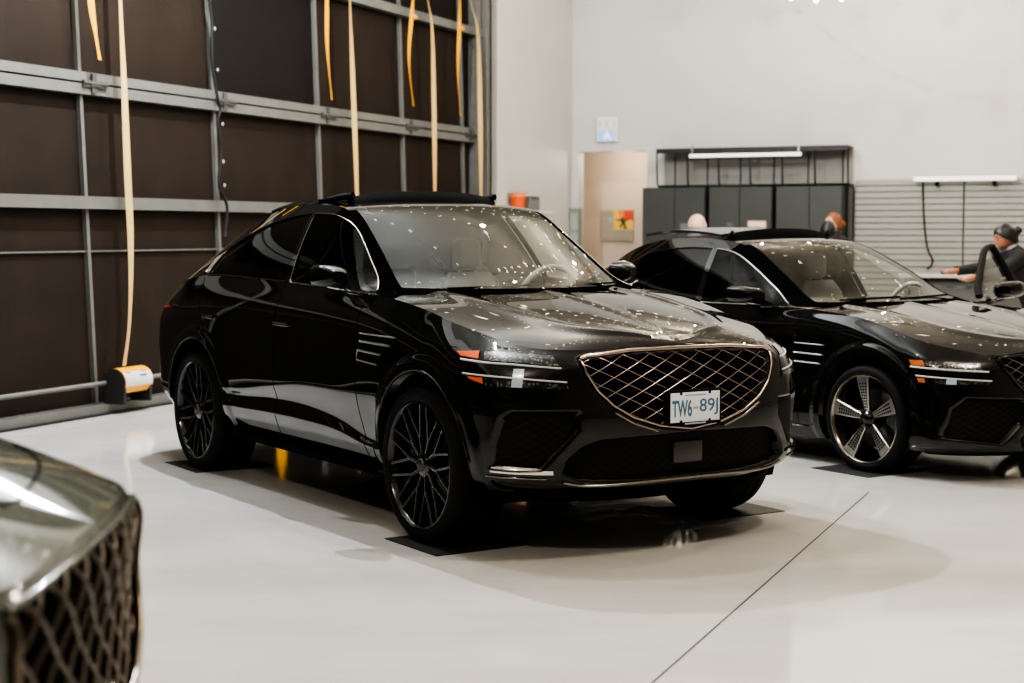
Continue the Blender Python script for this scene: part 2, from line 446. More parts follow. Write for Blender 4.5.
def skin(car, p, d):
    """hit the painted skin from p along d -> (point, normal)"""
    h = car['bvh'].ray_cast(Vector(p), Vector(d).normalized())
    return (np.array(h[0]), np.array(h[1])) if h[0] is not None else (None, None)
def fwd_pt(car, y, z, off=0., key='bvh0'):
    """point on the smooth nose straight behind (y,z), cast along the car's length"""
    h = car[key].ray_cast(Vector((2, y, z)), Vector((-1, 0, 0)))
    if h[0] is None: return np.array([.7, y, z])
    return np.array(h[0])+np.array([off, 0, 0])
def front_pt(car, y, z, off=0., pole=(.05, 0.)):
    """point on the nose skin at height z: cast from outside toward the vertical pole, aimed through lateral position y"""
    # find angle so that the hit has lateral coordinate y
    lo, hi = 0., 2.2; sg = 1 if y >= 0 else -1; ay = abs(y); best = None
    px, py = pole
    for _ in range(26):
        m = (lo+hi)/2
        dd = np.array([math.cos(m), sg*math.sin(m), 0])
        p, n = skin(car, np.array([px, py, z])+dd*3, -dd)
        if p is None: hi = m; continue
        best = (p, n)
        if abs(p[1]) < ay: lo = m
        else: hi = m
    p, n = best
    if n @ np.array([p[0]-px, p[1]-py, 0]) < 0: n = -n
    return p+n*off
def ang_pt(car, th, z, off=0., pole=(.05, 0.)):
    """point on the nose skin at polar angle th (deg, + = left) about the vertical pole"""
    dd = np.array([math.cos(R_(th)), math.sin(R_(th)), 0])
    p, n = skin(car, np.array([pole[0], pole[1], z])+dd*3, -dd)
    if p is None: p = np.array([pole[0], pole[1], z])+dd*.9; n = dd
    if n @ dd < 0: n = -n
    return p+n*off
def side_pt(car, x, z, sg, off=0.):
    p, n = skin(car, (x, sg*2, z), (0, -sg, 0))
    if p is None: p = np.array([x, sg*.95, z]); n = np.array([0, sg, 0])
    if n[1]*sg < 0: n = -n
    return p+n*off
def strip(car, lo, hi, n, k, off, sg, thick=0.):
    """patch on the nose between two polylines given as (theta, z); theta >= 0, sg picks the side"""
    lo = herm(lo, n); hi = herm(hi, n); P = np.empty((n, k, 3))
    for i in range(n):
        for j in range(k):
            q = lo[i]+(hi[i]-lo[i])*j/(k-1); P[i, j] = ang_pt(car, sg*q[0], q[1], off)
    return P
# ------------------------------------------------------------------ wheels
SPOKE_GLINT = pbr('spoke_edge_glint', (.30, .295, .28), rough=.3, metal=1.)  # bright metal lines painted in for reflections along the black spoke edges
def tyre_mb(R, rr, w):
    """tyre about y; outer face at y=0, inner at y=-w"""
    mb = MB(); sw = R-rr
    prof = [(rr-.004, -.004), (rr+.004, .002), (rr+.2*sw, .009), (rr+.45*sw, .012), (rr+.72*sw, .006), (rr+.9*sw, -.008), (R-.004, -.022)]
    tread = []
    gs = [-.22*w, -.42*w, -.60*w, -.79*w]
    y = -.03
    for g in gs:
        tread += [(R, g+.006), (R-.008, g+.004), (R-.008, g-.004), (R, g-.006)]
    prof += [(R, -.032)]+tread+[(R, -w+.032), (R-.004, -w+.022), (R-.1*sw, -w+.008), (rr+.45*sw, -w-.006), (rr, -w)]
    mb.lathe(prof, 72)
    return mb
def rim_barrel(rr, w):
    prof = [(rr+.006, -.002), (rr+.004, .006), (rr-.004, .008), (rr-.010, .002), (rr-.014, -.012), (rr-.022, -.03), (rr-.03, -.10), (rr-.034, -w+.02), (rr-.02, -w)]
    return MB().lathe(prof, 72)
def bar(mb, p0, p1, w0, w1, d, mi=0, ridge=None):
    """spoke bar from p0 to p1 in the (x,z) wheel plane with y offsets; tapered, roof-shaped top"""
    p0 = np.array(p0, float); p1 = np.array(p1, float)
    t = (p1-p0)[[0, 2]]; t /= np.linalg.norm(t); nrm = np.array([-t[1], 0, t[0]])
    secs = []
    for p, w in ((p0, w0), ((p0+p1)/2, (w0+w1)/2), (p1, w1)):
        secs.append([p+nrm*w/2+[0, -d, 0], p+nrm*w/2+[0, -.004, 0], p+nrm*w*.22+[0, .003, 0], p-nrm*w*.22+[0, .003, 0], p-nrm*w/2+[0, -.004, 0], p-nrm*w/2+[0, -d, 0]])
    mb.grid(np.array(secs), mi, closev=True)
    e = np.array(secs)
    if ridge is not None:                                     # bright edge lines in place of reflected glints
        for c in (1, 4):
            mb.tube(e[:, c]+np.array([0, .0015, 0]), .0011, 4, ridge)
def pol(r, a, y): return (r*math.cos(a), y, r*math.sin(a))
def mesh_wheel(name, parent, loc, sg, R, rr, w, phase=0):
    """black forged wheel with ten split spokes"""
    mb = rim_barrel(rr, w)
    for k in range(10):
        a = phase+k*2*PI/10
        j = pol(.150, a, -.020)
        bar(mb, pol(.045, a-.10, -.026), j, .017, .012, .03, 0, 1)
        for s in (-1, 1):
            e = pol(rr-.010, a+s*.215, -.004)
            bar(mb, pol(.135, a+s*.02, -.021), e, .0115, .0085, .028, 0, 1)
    mb.lathe([(.002, -.012), (.05, -.014), (.062, -.022), (.07, -.05), (.075, -.09)], 40)
    rim = mb.build('wheel', [RIMBLACK, SPOKE_GLINT], parent, angle=35)
    rim.location = loc; rim.rotation_euler = (0, 0, 0 if sg > 0 else PI)
    tyre_mb(R, rr, w).build('tyre', RUBBER, rim, angle=50)
    cap = MB().lathe([(.001, .0), (.026, -.001), (.032, -.006), (.034, -.016)], 32); cap.build('centre_cap', STEEL, rim)
    for k in range(5):
        p = pol(.052, k*2*PI/5, -.02); MB().lathe([(.001, .006), (.008, .005), (.009, -.01)], 8, c=p).build('wheel_bolt', STEEL, rim)
    MB().lathe([(.07, -.115), (.20, -.115), (.203, -.12), (.203, -.14), (.07, -.14)], 48).build('brake_disc', STEEL, rim)
    return rim
def spoke_wheel(name, parent, loc, sg, R, rr, w, phase, m_sp):
    """five broad patterned spokes in a polished rim"""
    mb = rim_barrel(rr, w)
    rim = mb.build('wheel', DCHROME, parent, angle=35)
    rim.location = loc; rim.rotation_euler = (0, 0, 0 if sg > 0 else PI)
    tyre_mb(R, rr, w).build('tyre', RUBBER, rim, angle=50)
    for k in range(5):
        a = phase+k*2*PI/5
        sp = MB()
        ca, sa = math.cos(a), math.sin(a)
        def q(r, t, y): return (r*ca-t*sa, y, r*sa+t*ca)
        rows = []
        for r, hw, y in ((.045, .020, -.03), (.09, .024, -.024), (.16, .036, -.014), (rr-.03, .050, -.006), (rr-.008, .054, -.006)):
            rows.append([q(r, -hw, y-.03), q(r, -hw, y-.004), q(r, -hw+.006, y), q(r, hw-.006, y), q(r, hw, y-.004), q(r, hw, y-.03)])
        sp.grid(np.array(rows))
        s_o = sp.build('spoke', SATIN, rim, angle=30)
        pat = MB()
        for i in range(9):                                      # raised lattice cells along the spoke
            r = .075+i*(rr-.115)/9; hw = .022+(.05-.022)*(r-.045)/(rr-.05)-.008
            for jx in range(3):
                t = (-1+jx)*hw*.66
                yy = float(np.interp(r, [.045, .09, .16, rr-.03, rr-.008], [-.03, -.024, -.014, -.006, -.006]))+.0018
                dr, dt = (rr-.115)/20, hw*.28
                pat.add([q(r-dr, t, yy), q(r, t+dt, yy), q(r+dr, t, yy), q(r, t-dt, yy)], [(0, 1, 2, 3)])
        pat.build('spoke_pattern', PIANO, s_o, smooth=False)
    MB().lathe([(.001, -.006), (.03, -.008), (.036, -.018), (.06, -.026), (.07, -.06)], 32).build('centre_cap', PIANO, rim)
    for k in range(5):
        p = pol(.055, phase+PI/5+k*2*PI/5, -.02); MB().lathe([(.001, .004), (.011, .003), (.012, -.02)], 8, c=p).build('wheel_bolt', PIANO, rim)
    MB().lathe([(.07, -.11), (.19, -.11), (.193, -.115), (.193, -.135), (.07, -.135)], 48).build('brake_disc', STEEL, rim)
    return rim
# ------------------------------------------------------------------ interior and mirrors
HEADR = pbr('headrest_lit_leather', (.20, .195, .185), rough=.4)  # headrests lightened to stand in for a bright reflection on them
WHEELG = pbr('pale_grey_wheel_leather', (.42, .41, .39), rough=.4)
def seat(parent, x, y, z, name='seat', m=None, h=.62):
    m = m or SEATGREY
    mb = MB().box((x-.25, y-.26, z), (x+.27, y+.26, z+.14), bev=.05)
    s = mb.build(name, m, parent)
    b = MB(); P = []
    for t, wd, th in ((0, .25, .08), (.25, .26, .09), (.6, .25, .075), (.9, .20, .06), (1., .15, .03)):
        cx = x-.22-.16*t; cz = z+.1+h*t
        P.append([(cx+th*math.cos(q), y+wd*math.copysign(abs(math.sin(q))**.6, math.sin(q)), cz) for q in np.linspace(0, 2*PI, 20, endpoint=False)])
    b.grid(np.array(P), closev=True); b.add(P[-1], [tuple(range(20))])
    b.build('backrest', m, s)
    hr = MB().box((x-.47, y-.10, z+h+.11), (x-.37, y+.10, z+h+.31), bev=.045)
    for q in (-.06, .06): hr.tube([(x-.4, y+q, z+h+.02), (x-.41, y+q, z+h+.16)], .008, 8)
    hr.build('headrest', HEADR, s)
    return s
def interior(root, S):
    fx0, fz, roofz = S['cab']
    tub = MB().box((fx0-2.35, -.72, fz-.1), (fx0+.1, .72, fz))
    tub.box((fx0-2.4, -.70, fz), (fx0-2.3, .70, fz+.62))
    tub.build('cabin_floor', INTERIOR, root, smooth=False)
    prof = [(fx0+.35, S['dash_z']-.06), (fx0+.10, S['dash_z']-.0), (fx0-.12, S['dash_z']-.03), (fx0-.20, S['dash_z']-.12), (fx0-.14, S['dash_z']-.32), (fx0+.1, S['dash_z']-.45)]
    MB().prism(prof, -.70, .70, 'y').build('dashboard', LEATHER, root, smooth=False)
    for y in (-.38, .38): seat(root, fx0-.85, y, fz+.15)
    MB().box((fx0-2.1, -.62, fz+.12), (fx0-1.6, .62, fz+.28), bev=.05).build('rear_bench', SEATGREY, root)
    rb = MB().box((fx0-2.28, -.62, fz+.2), (fx0-2.08, .62, fz+.72), bev=.06)
    rb.build('rear_backrest', SEATGREY, root)
    for y in (-.4, .4):
        MB().box((fx0-2.26, y-.12, fz+.70), (fx0-2.14, y+.12, fz+.88), bev=.04).build('rear_headrest', SEATGREY, root)
    # steering wheel on the car's left
    a = np.linspace(0, 2*PI, 48, endpoint=False); c = np.array([fx0-.36, .38, S['dash_z']-.02])
    u = np.array([0, 1, 0.]); v = np.array([.42, 0, .91])
    rim = MB().tube([c+.185*(math.cos(q)*u+math.sin(q)*v) for q in a], .017, 10, closed=True)
    for q in (0, PI, 1.5*PI): rim.tube([c+.04*(math.cos(q)*u+math.sin(q)*v), c+.18*(math.cos(q)*u+math.sin(q)*v)], .014, 8)
    w = rim.build('steering_wheel', S.get('wheel_leather', WHEELG), root)
    n = np.cross(u, v)
    MB().tube([c+n*.03, c-n*.02], [.065, .075], 20).build('steering_hub', LEATHER, w)
    MB().tube([c, c+np.array([.3, 0, -.13])], .03, 12).build('steering_column', INTERIOR, w)
def side_mirror(parent, sg, c, L=.27, Hh=.165, foot=None, paint=None):
    """painted shell, black base arm, glass; c = centre of the housing (on the left, mirrored for sg<0)"""
    cx, cy, cz = c
    mb = MB(); rows = []
    for t in np.linspace(0, 1, 12):                             # front (rounded) to rear (flat, open)
        k = math.sin(min(1, t*1.25+.06)*PI/2)**.55
        kk = .25+.75*k
        ring = []
        for q in np.linspace(0, 2*PI, 32, endpoint=False):
            cq, sq = math.cos(q), math.sin(q)
            yy = L/2*math.copysign(abs(cq)**.62, cq)*kk; zz = Hh/2*math.copysign(abs(sq)**.7, sq)*kk
            zz += .012*(yy/L)
            ring.append((cx+.09-.17*t-(yy*.42), cy+yy, cz+zz))
        rows.append(ring)
    rows = np.array(rows)
    mb.grid(rows, closev=True); mb.add(rows[0], [tuple(range(32))])
    V = mb
    def fin(m): 
        if sg < 0:
            m.v = [mirY(v) for v in m.v]; m.f = [f[::-1] for f in m.f]
        return m
    sh = fin(mb).build('side_mirror', paint or PAINT, parent)
    g = MB(); g.add(rows[-1]*[1, 1, 1]+[.012, 0, 0], [tuple(range(32))[::-1]]); fin(g).build('mirror_glass', CHROME, sh, smooth=False)
    f = foot or (cx-.02, .9, cz-.16)
    arm = MB().tube(herm([(cx, cy-.02, cz-Hh/2+.005), (cx+.01, cy-.09, cz-Hh/2-.022), f], 8), [.045, .045, .042, .038, .034, .032, .03, .03], 12, flat=.42)
    fin(arm).build('mirror_arm', PIANO, sh)
    ln = MB().tube(herm([(cx+.055, cy+L/2-.02, cz-Hh/2+.012), (cx+.085, cy, cz-Hh/2-.002), (cx+.06, cy-L/2, cz-Hh/2-.018)], 10), .0045, 6)
    fin(ln).build('mirror_trim', CHROME, sh)
    return sh
# ------------------------------------------------------------------ the coupe SUV
def P3(*a): return list(a)
SUV_NET = [
 [(.80,0,.31),(.885,0,.37),(.895,0,.50),(.905,0,.62),(.895,0,.80),(.868,0,.93),(.805,0,1.005)],
 [(.79,.30,.31),(.872,.30,.37),(.885,.30,.5),(.895,.30,.62),(.885,.30,.80),(.857,.30,.93),(.792,.30,1.003)],
 [(.72,.56,.315),(.825,.58,.38),(.84,.58,.5),(.855,.58,.62),(.845,.58,.80),(.812,.58,.925),(.742,.575,.99)],
 [(.62,.75,.32),(.735,.775,.385),(.755,.78,.5),(.765,.78,.62),(.755,.775,.80),(.71,.76,.92),(.60,.73,1.0)],
 [(.52,.87,.33),(.61,.905,.40),(.615,.925,.5),(.61,.93,.62),(.585,.93,.80),(.53,.905,.925),(.40,.82,1.045)],
 [(.38,.92,.33),(.42,.955,.41),(.41,.975,.5),(.40,.98,.62),(.37,.98,.80),(.31,.955,.94),(.15,.86,1.095)],
 [(0,.93,.32),(0,.975,.42),(0,.99,.5),(0,.99,.62),(0,.985,.82),(0,.958,.98),(-.10,.875,1.148)],
 [(-.5,.915,.31),(-.5,.948,.40),(-.5,.963,.49),(-.5,.970,.62),(-.5,.974,.84),(-.5,.958,1.04),(-.50,.887,1.20)],
 [(-1.0,.915,.31),(-1.0,.945,.40),(-1.0,.958,.48),(-1.0,.966,.62),(-1.0,.966,.84),(-1.0,.957,1.06),(-1.0,.895,1.225)],
 [(-1.7,.915,.31),(-1.7,.945,.40),(-1.7,.958,.48),(-1.7,.966,.62),(-1.7,.967,.84),(-1.7,.96,1.07),(-1.7,.90,1.252)],
 [(-2.4,.915,.31),(-2.4,.955,.40),(-2.4,.968,.48),(-2.4,.974,.62),(-2.4,.975,.84),(-2.4,.965,1.07),(-2.4,.905,1.265)],
 [(-2.955,.93,.32),(-2.955,.975,.42),(-2.955,.988,.5),(-2.955,.99,.62),(-2.955,.986,.84),(-2.955,.97,1.05),(-2.955,.90,1.262)],
 [(-3.4,.92,.34),(-3.4,.965,.43),(-3.4,.978,.5),(-3.4,.978,.62),(-3.4,.975,.84),(-3.4,.96,1.03),(-3.4,.87,1.215)],
 [(-3.66,.86,.36),(-3.72,.90,.43),(-3.76,.915,.5),(-3.78,.915,.62),(-3.80,.915,.84),(-3.78,.895,1.0),(-3.70,.80,1.15)],
 [(-3.85,.70,.37),(-3.95,.72,.43),(-3.98,.72,.5),(-3.99,.72,.62),(-4.0,.72,.84),(-3.98,.72,1.0),(-3.90,.67,1.12)],
 [(-3.93,.40,.37),(-4.03,.40,.43),(-4.05,.40,.5),(-4.06,.40,.62),(-4.07,.40,.84),(-4.05,.40,1.0),(-3.98,.38,1.12)],
 [(-3.95,0,.37),(-4.05,0,.43),(-4.07,0,.5),(-4.08,0,.62),(-4.09,0,.84),(-4.07,0,1.0),(-4.0,0,1.12)],
]
SUV_GRILLE = [(0,.985),(.30,.982),(.545,.962),(.578,.95),(.567,.89),(.52,.805),(.445,.735),(.34,.675),(.19,.628),(0,.602)]
def full(poly): return poly+[(-a, b) for a, b in poly[::-1] if a > 1e-6]
SUV_LOW = [(0,.578),(.50,.568),(.585,.54),(.65,.48),(.668,.43),(.6,.395),(.5,.38),(0,.372)]
SUV_SIDE = [(.62,.705),(.875,.705),(.905,.675),(.930,.55),(.928,.452),(.775,.452),(.69,.55),(.623,.636)]
SUV = dict(side_paint=PAINT_SIDE, net=SUV_NET, wb=2.955, az=.395, arch=.455, wf=.95, bumper_x=.33,
  recess=[(full(SUV_GRILLE), .055, .012), (full(SUV_LOW), .06, .012), (SUV_SIDE, .05, .015)], raise_=[],
  front_door=[(-.72,.36),(-.72,1.4),(-1.765,1.4),(-1.765,.36)], rear_door=[(-1.765,.36),(-1.765,1.4),(-3.02,1.4),(-2.90,1.0),(-2.66,.72),(-2.62,.36)],
  hood_edge_x=-.56, hood_c=[(.805,1.005),(.70,1.046),(.5,1.095),(.25,1.145),(0,1.185),(-.36,1.228)], crown=2.4, ridge=.012, hood_pow=.9,
  belt=None, gx0=-.56, gx1=-3.74, breaks=[-.70,-1.67,-1.73,-2.93],
  rail=[(-.50,.80,1.195),(-.62,.785,1.218),(-.72,.768,1.252),(-.80,.752,1.292),(-.90,.733,1.358),(-1.08,.70,1.478),(-1.41,.655,1.665),(-1.7,.635,1.70),(-2.1,.62,1.705),(-2.6,.60,1.655),(-3.0,.59,1.56),(-3.4,.60,1.415),(-3.74,.64,1.245)],
  dlo_top=[(-.56,1.195),(-.70,1.225),(-.90,1.345),(-1.08,1.465),(-1.26,1.575),(-1.45,1.63),(-1.7,1.648),(-2.1,1.635),(-2.59,1.55),(-2.88,1.455),(-3.2,1.33),(-3.8,1.2)],
  tumble=.018, shear=[(-1.70,.35,.13)], sculpt=[(-.3,.70,.44,.41),(-.63,.70,.45,.42),(-.92,.70,.51,.462),(-1.41,.69,.555,.479),(-1.84,.64,.556,.478),(-2.29,.584,.535,.469),(-2.6,.57,.53,.468)], sculpt_d=.020, sculpt_x=(-.40,-2.75), door_z=.33, panes=[('front',-.70,-1.67),('rear',-1.73,-2.93)], pane_mat={'front': TINT, 'rear': PRIVACY},
  ws=(-.70,-1.41), wsx=(.36,.10), wsz=(-.006,.03), roof_end=-2.75, roof_crown=.035, rear_crown=.03, under_z=.27,
  cab=(-.55,.42,1.66), dash_z=1.19)
coupe = thing('suv_car', 'black coupe SUV with diamond grille and front licence plate, nearest whole car', 'car', (.371, 8.386, 0), R_(-57.34))
K = build_car(SUV, coupe, PAINT)
for wx in (0, -2.955):
    for sg in (-1, 1):
        mesh_wheel('wheel', coupe, (wx, sg*.988, .391), sg, .391, .314, .285, phase=.12)
interior(coupe, SUV)
for sg in (-1, 1):
    side_mirror(K['doors'][('front_door', sg)], sg, (-.96, .985, 1.30), L=.16, Hh=.128, foot=(-.72, .90, 1.195))
# ------------------------------------------------------------------ shared car trim
def mesh_mat(name, sx, sz, c0, c1):
    """dark honeycomb-like grille insert: two crossed wave bands in the car's own axes"""
    m, nt, b = newmat(name)
    tc = nt.nodes.new('ShaderNodeTexCoord'); sep = nt.nodes.new('ShaderNodeSeparateXYZ'); nt.links.new(tc.outputs['Object'], sep.inputs[0])
    outs = []
    for s in (1, -1):
        a = nt.nodes.new('ShaderNodeMath'); a.operation = 'MULTIPLY'; a.inputs[1].default_value = s*sx; nt.links.new(sep.outputs['Y'], a.inputs[0])
        c = nt.nodes.new('ShaderNodeMath'); c.operation = 'MULTIPLY_ADD'; c.inputs[1].default_value = sz; nt.links.new(sep.outputs['Z'], c.inputs[0]); nt.links.new(a.outputs[0], c.inputs[2])
        f = nt.nodes.new('ShaderNodeMath'); f.operation = 'FRACT'; nt.links.new(c.outputs[0], f.inputs[0])
        g = nt.nodes.new('ShaderNodeMath'); g.operation = 'LESS_THAN'; g.inputs[1].default_value = .2; nt.links.new(f.outputs[0], g.inputs[0]); outs.append(g)
    mx = nt.nodes.new('ShaderNodeMath'); mx.operation = 'MAXIMUM'; nt.links.new(outs[0].outputs[0], mx.inputs[0]); nt.links.new(outs[1].outputs[0], mx.inputs[1])
    mix = nt.nodes.new('ShaderNodeMix'); mix.data_type = 'RGBA'; mix.inputs[6].default_value = (*c0, 1); mix.inputs[7].default_value = (*c1, 1)
    nt.links.new(mx.outputs[0], mix.inputs[0]); nt.links.new(mix.outputs[2], b.inputs['Base Color'])
    bp = nt.nodes.new('ShaderNodeBump'); bp.inputs['Distance'].default_value = .006; bp.inputs['Strength'].default_value = .8
    nt.links.new(mx.outputs[0], bp.inputs['Height']); nt.links.new(bp.outputs[0], b.inputs['Normal'])
    b.inputs['Roughness'].default_value = .6; b.inputs['Specular IOR Level'].default_value = .15
    return m
INTAKE = mesh_mat('intake_mesh', 16, 26, (.0015, .0015, .0015), (.008, .008, .0075))
def lensmat(name, c0, c1, scale):
    m, nt, b = newmat(name)
    tc = nt.nodes.new('ShaderNodeTexCoord'); v = nt.nodes.new('ShaderNodeTexVoronoi'); v.inputs['Scale'].default_value = scale
    nt.links.new(tc.outputs['Object'], v.inputs['Vector'])
    cr = nt.nodes.new('ShaderNodeValToRGB'); cr.color_ramp.elements[0].color = (*c1, 1); cr.color_ramp.elements[1].color = (*c0, 1); cr.color_ramp.elements[1].position = .55
    nt.links.new(v.outputs['Distance'], cr.inputs[0]); nt.links.new(cr.outputs[0], b.inputs['Base Color'])
    b.inputs['Roughness'].default_value = .22; b.inputs['Metallic'].default_value = .55; b.inputs['Coat Weight'].default_value = 1
    return m
LENS2 = lensmat('headlamp_optics', (.012, .012, .012), (.22, .22, .21), 55)
LENSBLUE = pbr('headlamp_projector', (.30, .38, .44), rough=.2, coat=1., emit=(.5, .7, .9), es=.05)
def patch_front(car, poly, off, name, mat, parent, both=True):
    """insert plate filling a front opening (polygon in y,z): follows the smooth nose, set 'off' ahead of it"""
    poly = np.array(poly, float); lo, hi = poly.min(0), poly.max(0)
    ny, nz = max(8, int((hi[0]-lo[0])/.012)), max(6, int((hi[1]-lo[1])/.012))
    ys, zs = np.linspace(lo[0], hi[0], ny), np.linspace(lo[1], hi[1], nz)
    P = np.array([[fwd_pt(car, y, z, off) for z in zs] for y in ys])
    idn = np.arange(ny*nz).reshape(ny, nz)
    F = np.stack([idn[:-1, :-1].ravel(), idn[1:, :-1].ravel(), idn[1:, 1:].ravel(), idn[:-1, 1:].ravel()], 1)
    V = P.reshape(-1, 3); c = V[F].mean(1)[:, 1:]
    F = F[sdf(poly, c) < .008]
    v, f = compact(V, F)
    mb = MB().add(v, f.tolist())
    return mb.build(name, mat, parent)
def curve_front(car, pts, r, off, n=80, closed=False, mi=0, mb=None, key='bvh0', nn=8):
    pts = np.array(pts, float)
    L = np.concatenate([[0], np.cumsum(np.linalg.norm(np.diff(pts, axis=0), axis=1))])
    q = np.linspace(0, L[-1], n)
    y = np.interp(q, L, pts[:, 0]); z = np.interp(q, L, pts[:, 1])
    P = [fwd_pt(car, a, b, off, key) for a, b in zip(y, z)]
    mb = mb or MB(); mb.tube(P, r, nn, mi, closed=closed)
    return mb
def lattice(car, poly, cw, ch, r, off, x0=0, z0=0, step=.012, n=4):
    """crossed diamond bars clipped to the opening; each bar follows the nose"""
    poly = np.array(poly, float); lo, hi = poly.min(0), poly.max(0); mb = MB()
    sl = ch/cw; H = hi[1]-lo[1]
    for s in (1, -1):
        k0 = int((lo[0]-H/sl-x0)/cw)-1; k1 = int((hi[0]+H/sl-x0)/cw)+1
        for k in range(k0, k1+1):
            yb = x0+k*cw
            t = np.arange(0, H+.1, step*sl*.9)
            Y = yb+s*t/sl; Z = lo[1]-.02+z0+t
            ins = sdf(poly, np.stack([Y, Z], 1)) < -.002
            i = 0
            while i < len(t):
                if ins[i]:
                    j = i
                    while j+1 < len(t) and ins[j+1]: j += 1
                    if j-i >= 2:
                        mb.tube([fwd_pt(car, Y[q], Z[q], off) for q in range(i, j+1)], r, n, cap=False)
                    i = j+1
                else: i += 1
    return mb
def lamp_strip(car, lo, hi, off, name, mat, parent, sg, n=24, k=6):
    P = strip(car, lo, hi, n, k, off, sg)
    return MB().grid(P, flip=(sg < 0)).build(name, mat, parent)
def lamp_line(car, pts, r, off, name, mat, parent, sg, n=36):
    q = herm(pts, n)
    return MB().tube([ang_pt(car, sg*a, z, off) for a, z in q], r, 6).build(name, mat, parent)
def side_line(car, pts, r, off, sg, n=20, mb=None, nn=6, flat=None):
    q = herm(pts, n)
    mb = mb or MB(); return mb.tube([side_pt(car, x, z, sg, off) for x, z in q], r, nn, flat=flat)
def dlo_trim(car, root_doors, S, sg, r=.006):
    """bright trim that frames the side windows"""
    low, xs = car['low'], car['xs']; mid = xs
    for nm, xa, xb in S['panes']:
        rows = np.where((xs <= xa+1e-4) & (xs >= xb-1e-4))[0]
        topl = low[rows, -1]; bot = low[rows, 0]; a = low[rows[0]][::-1]; b = low[rows[-1]]
        o = np.array([0, .004, .0])
        mb = MB()
        def f(p): return (p+o) if sg > 0 else mirY(p+o)
        if nm == 'front':
            mb.tube(f(topl), r, 6); mb.tube(f(bot[::2]), r*.7, 6)
            if S.get('b_trim', True): mb2 = MB().tube(f(b), r*.6, 6); mb2.build('pillar_trim', STEEL, root_doors[('front_door', sg)])
        else:
            mb.tube(f(topl), r*.6, 6); mb.tube(f(bot[::2]), r*.7, 6)
        mb.build('window_trim', S['trim_mat'][nm], root_doors[(nm+'_door', sg)])
def side_gap(car, pts, sg, parent, r=.0028):
    side_line(car, pts, r, -.0006, sg, 40).build('panel_gap', VOID, parent)
def handle(car, parent, xa, xb, z, sg):
    q = np.linspace(xa, xb, 12)
    P = [side_pt(car, x, z+.004, sg, .006+.010*math.sin(PI*i/11)) for i, x in enumerate(q)]
    h = MB().tube(P, .013, 10, flat=.6).build('door_handle', PAINT, parent)
    P2 = [side_pt(car, x, z-.010, sg, .012+.010*math.sin(PI*i/11)) for i, x in enumerate(q)]
    MB().tube(P2, .0035, 6).build('handle_trim', CHROME, h)
    c = side_pt(car, (xa+xb)/2, z, sg, .001)
def emblem(car, parent, x, yc, w=.27):
    """winged badge lying on the hood lip"""
    mb = MB()
    def onhood(y, xx, off=.003):
        h = car['bvh'].ray_cast(Vector((xx, y, 2)), Vector((0, 0, -1)))
        p = np.array(h[0]) if h[0] is not None else np.array([xx, y, 1.0]); return p+np.array([.0, 0, off])
    for s in (-1, 1):
        rows = []
        for t in np.linspace(.10, 1, 14):
            y = yc+s*w/2*t; c = .028*(1-t)**.6+.004; bow = -.004*t**2
            rows.append([onhood(y, x+bow-c, .002), onhood(y, x+bow, .008), onhood(y, x+bow+c*.8, .002)])
        mb.grid(np.array(rows), flip=s > 0)
    b = mb.build('emblem_wings', CHROME, parent, smooth=False)
    ring = []
    for t in np.linspace(0, 1, 5):
        ring.append([onhood(yc+.030*(1-t*.25)*math.cos(q), x-.002+.028*(1-t*.25)*math.sin(q), .002+.010*t) for q in np.linspace(0, 2*PI, 20, endpoint=False)])
    m2 = MB().grid(np.array(ring), closev=True); m2.add(ring[-1], [tuple(range(20))])
    m2.build('emblem_shield', DCHROME, b)
def plate_text(s, tw, th, mat, name, parent, pos, rot, bold=0.):
    cu = bpy.data.curves.new(name, 'FONT'); cu.body = s; cu.size = .12; cu.align_x = 'CENTER'; cu.align_y = 'CENTER'; cu.extrude = .0006; cu.offset = bold
    t = bpy.data.objects.new(name, cu); C.objects.link(t); pass
    dg = bpy.context.evaluated_depsgraph_get(); me = bpy.data.meshes.new_from_object(t.evaluated_get(dg)); me.name = name
    bpy.data.objects.remove(t)
    xs_ = [v.co.x for v in me.vertices]; ys_ = [v.co.y for v in me.vertices]
    for v in me.vertices:
        v.co.x = ((v.co.x-min(xs_))/(max(xs_)-min(xs_))-.5)*tw; v.co.y = ((v.co.y-min(ys_))/(max(ys_)-min(ys_))-.5)*th
    me.materials.clear(); me.materials.append(mat)
    o = bpy.data.objects.new(name, me); C.objects.link(o); o.parent = parent; o.location = pos; o.rotation_euler = rot
    return o
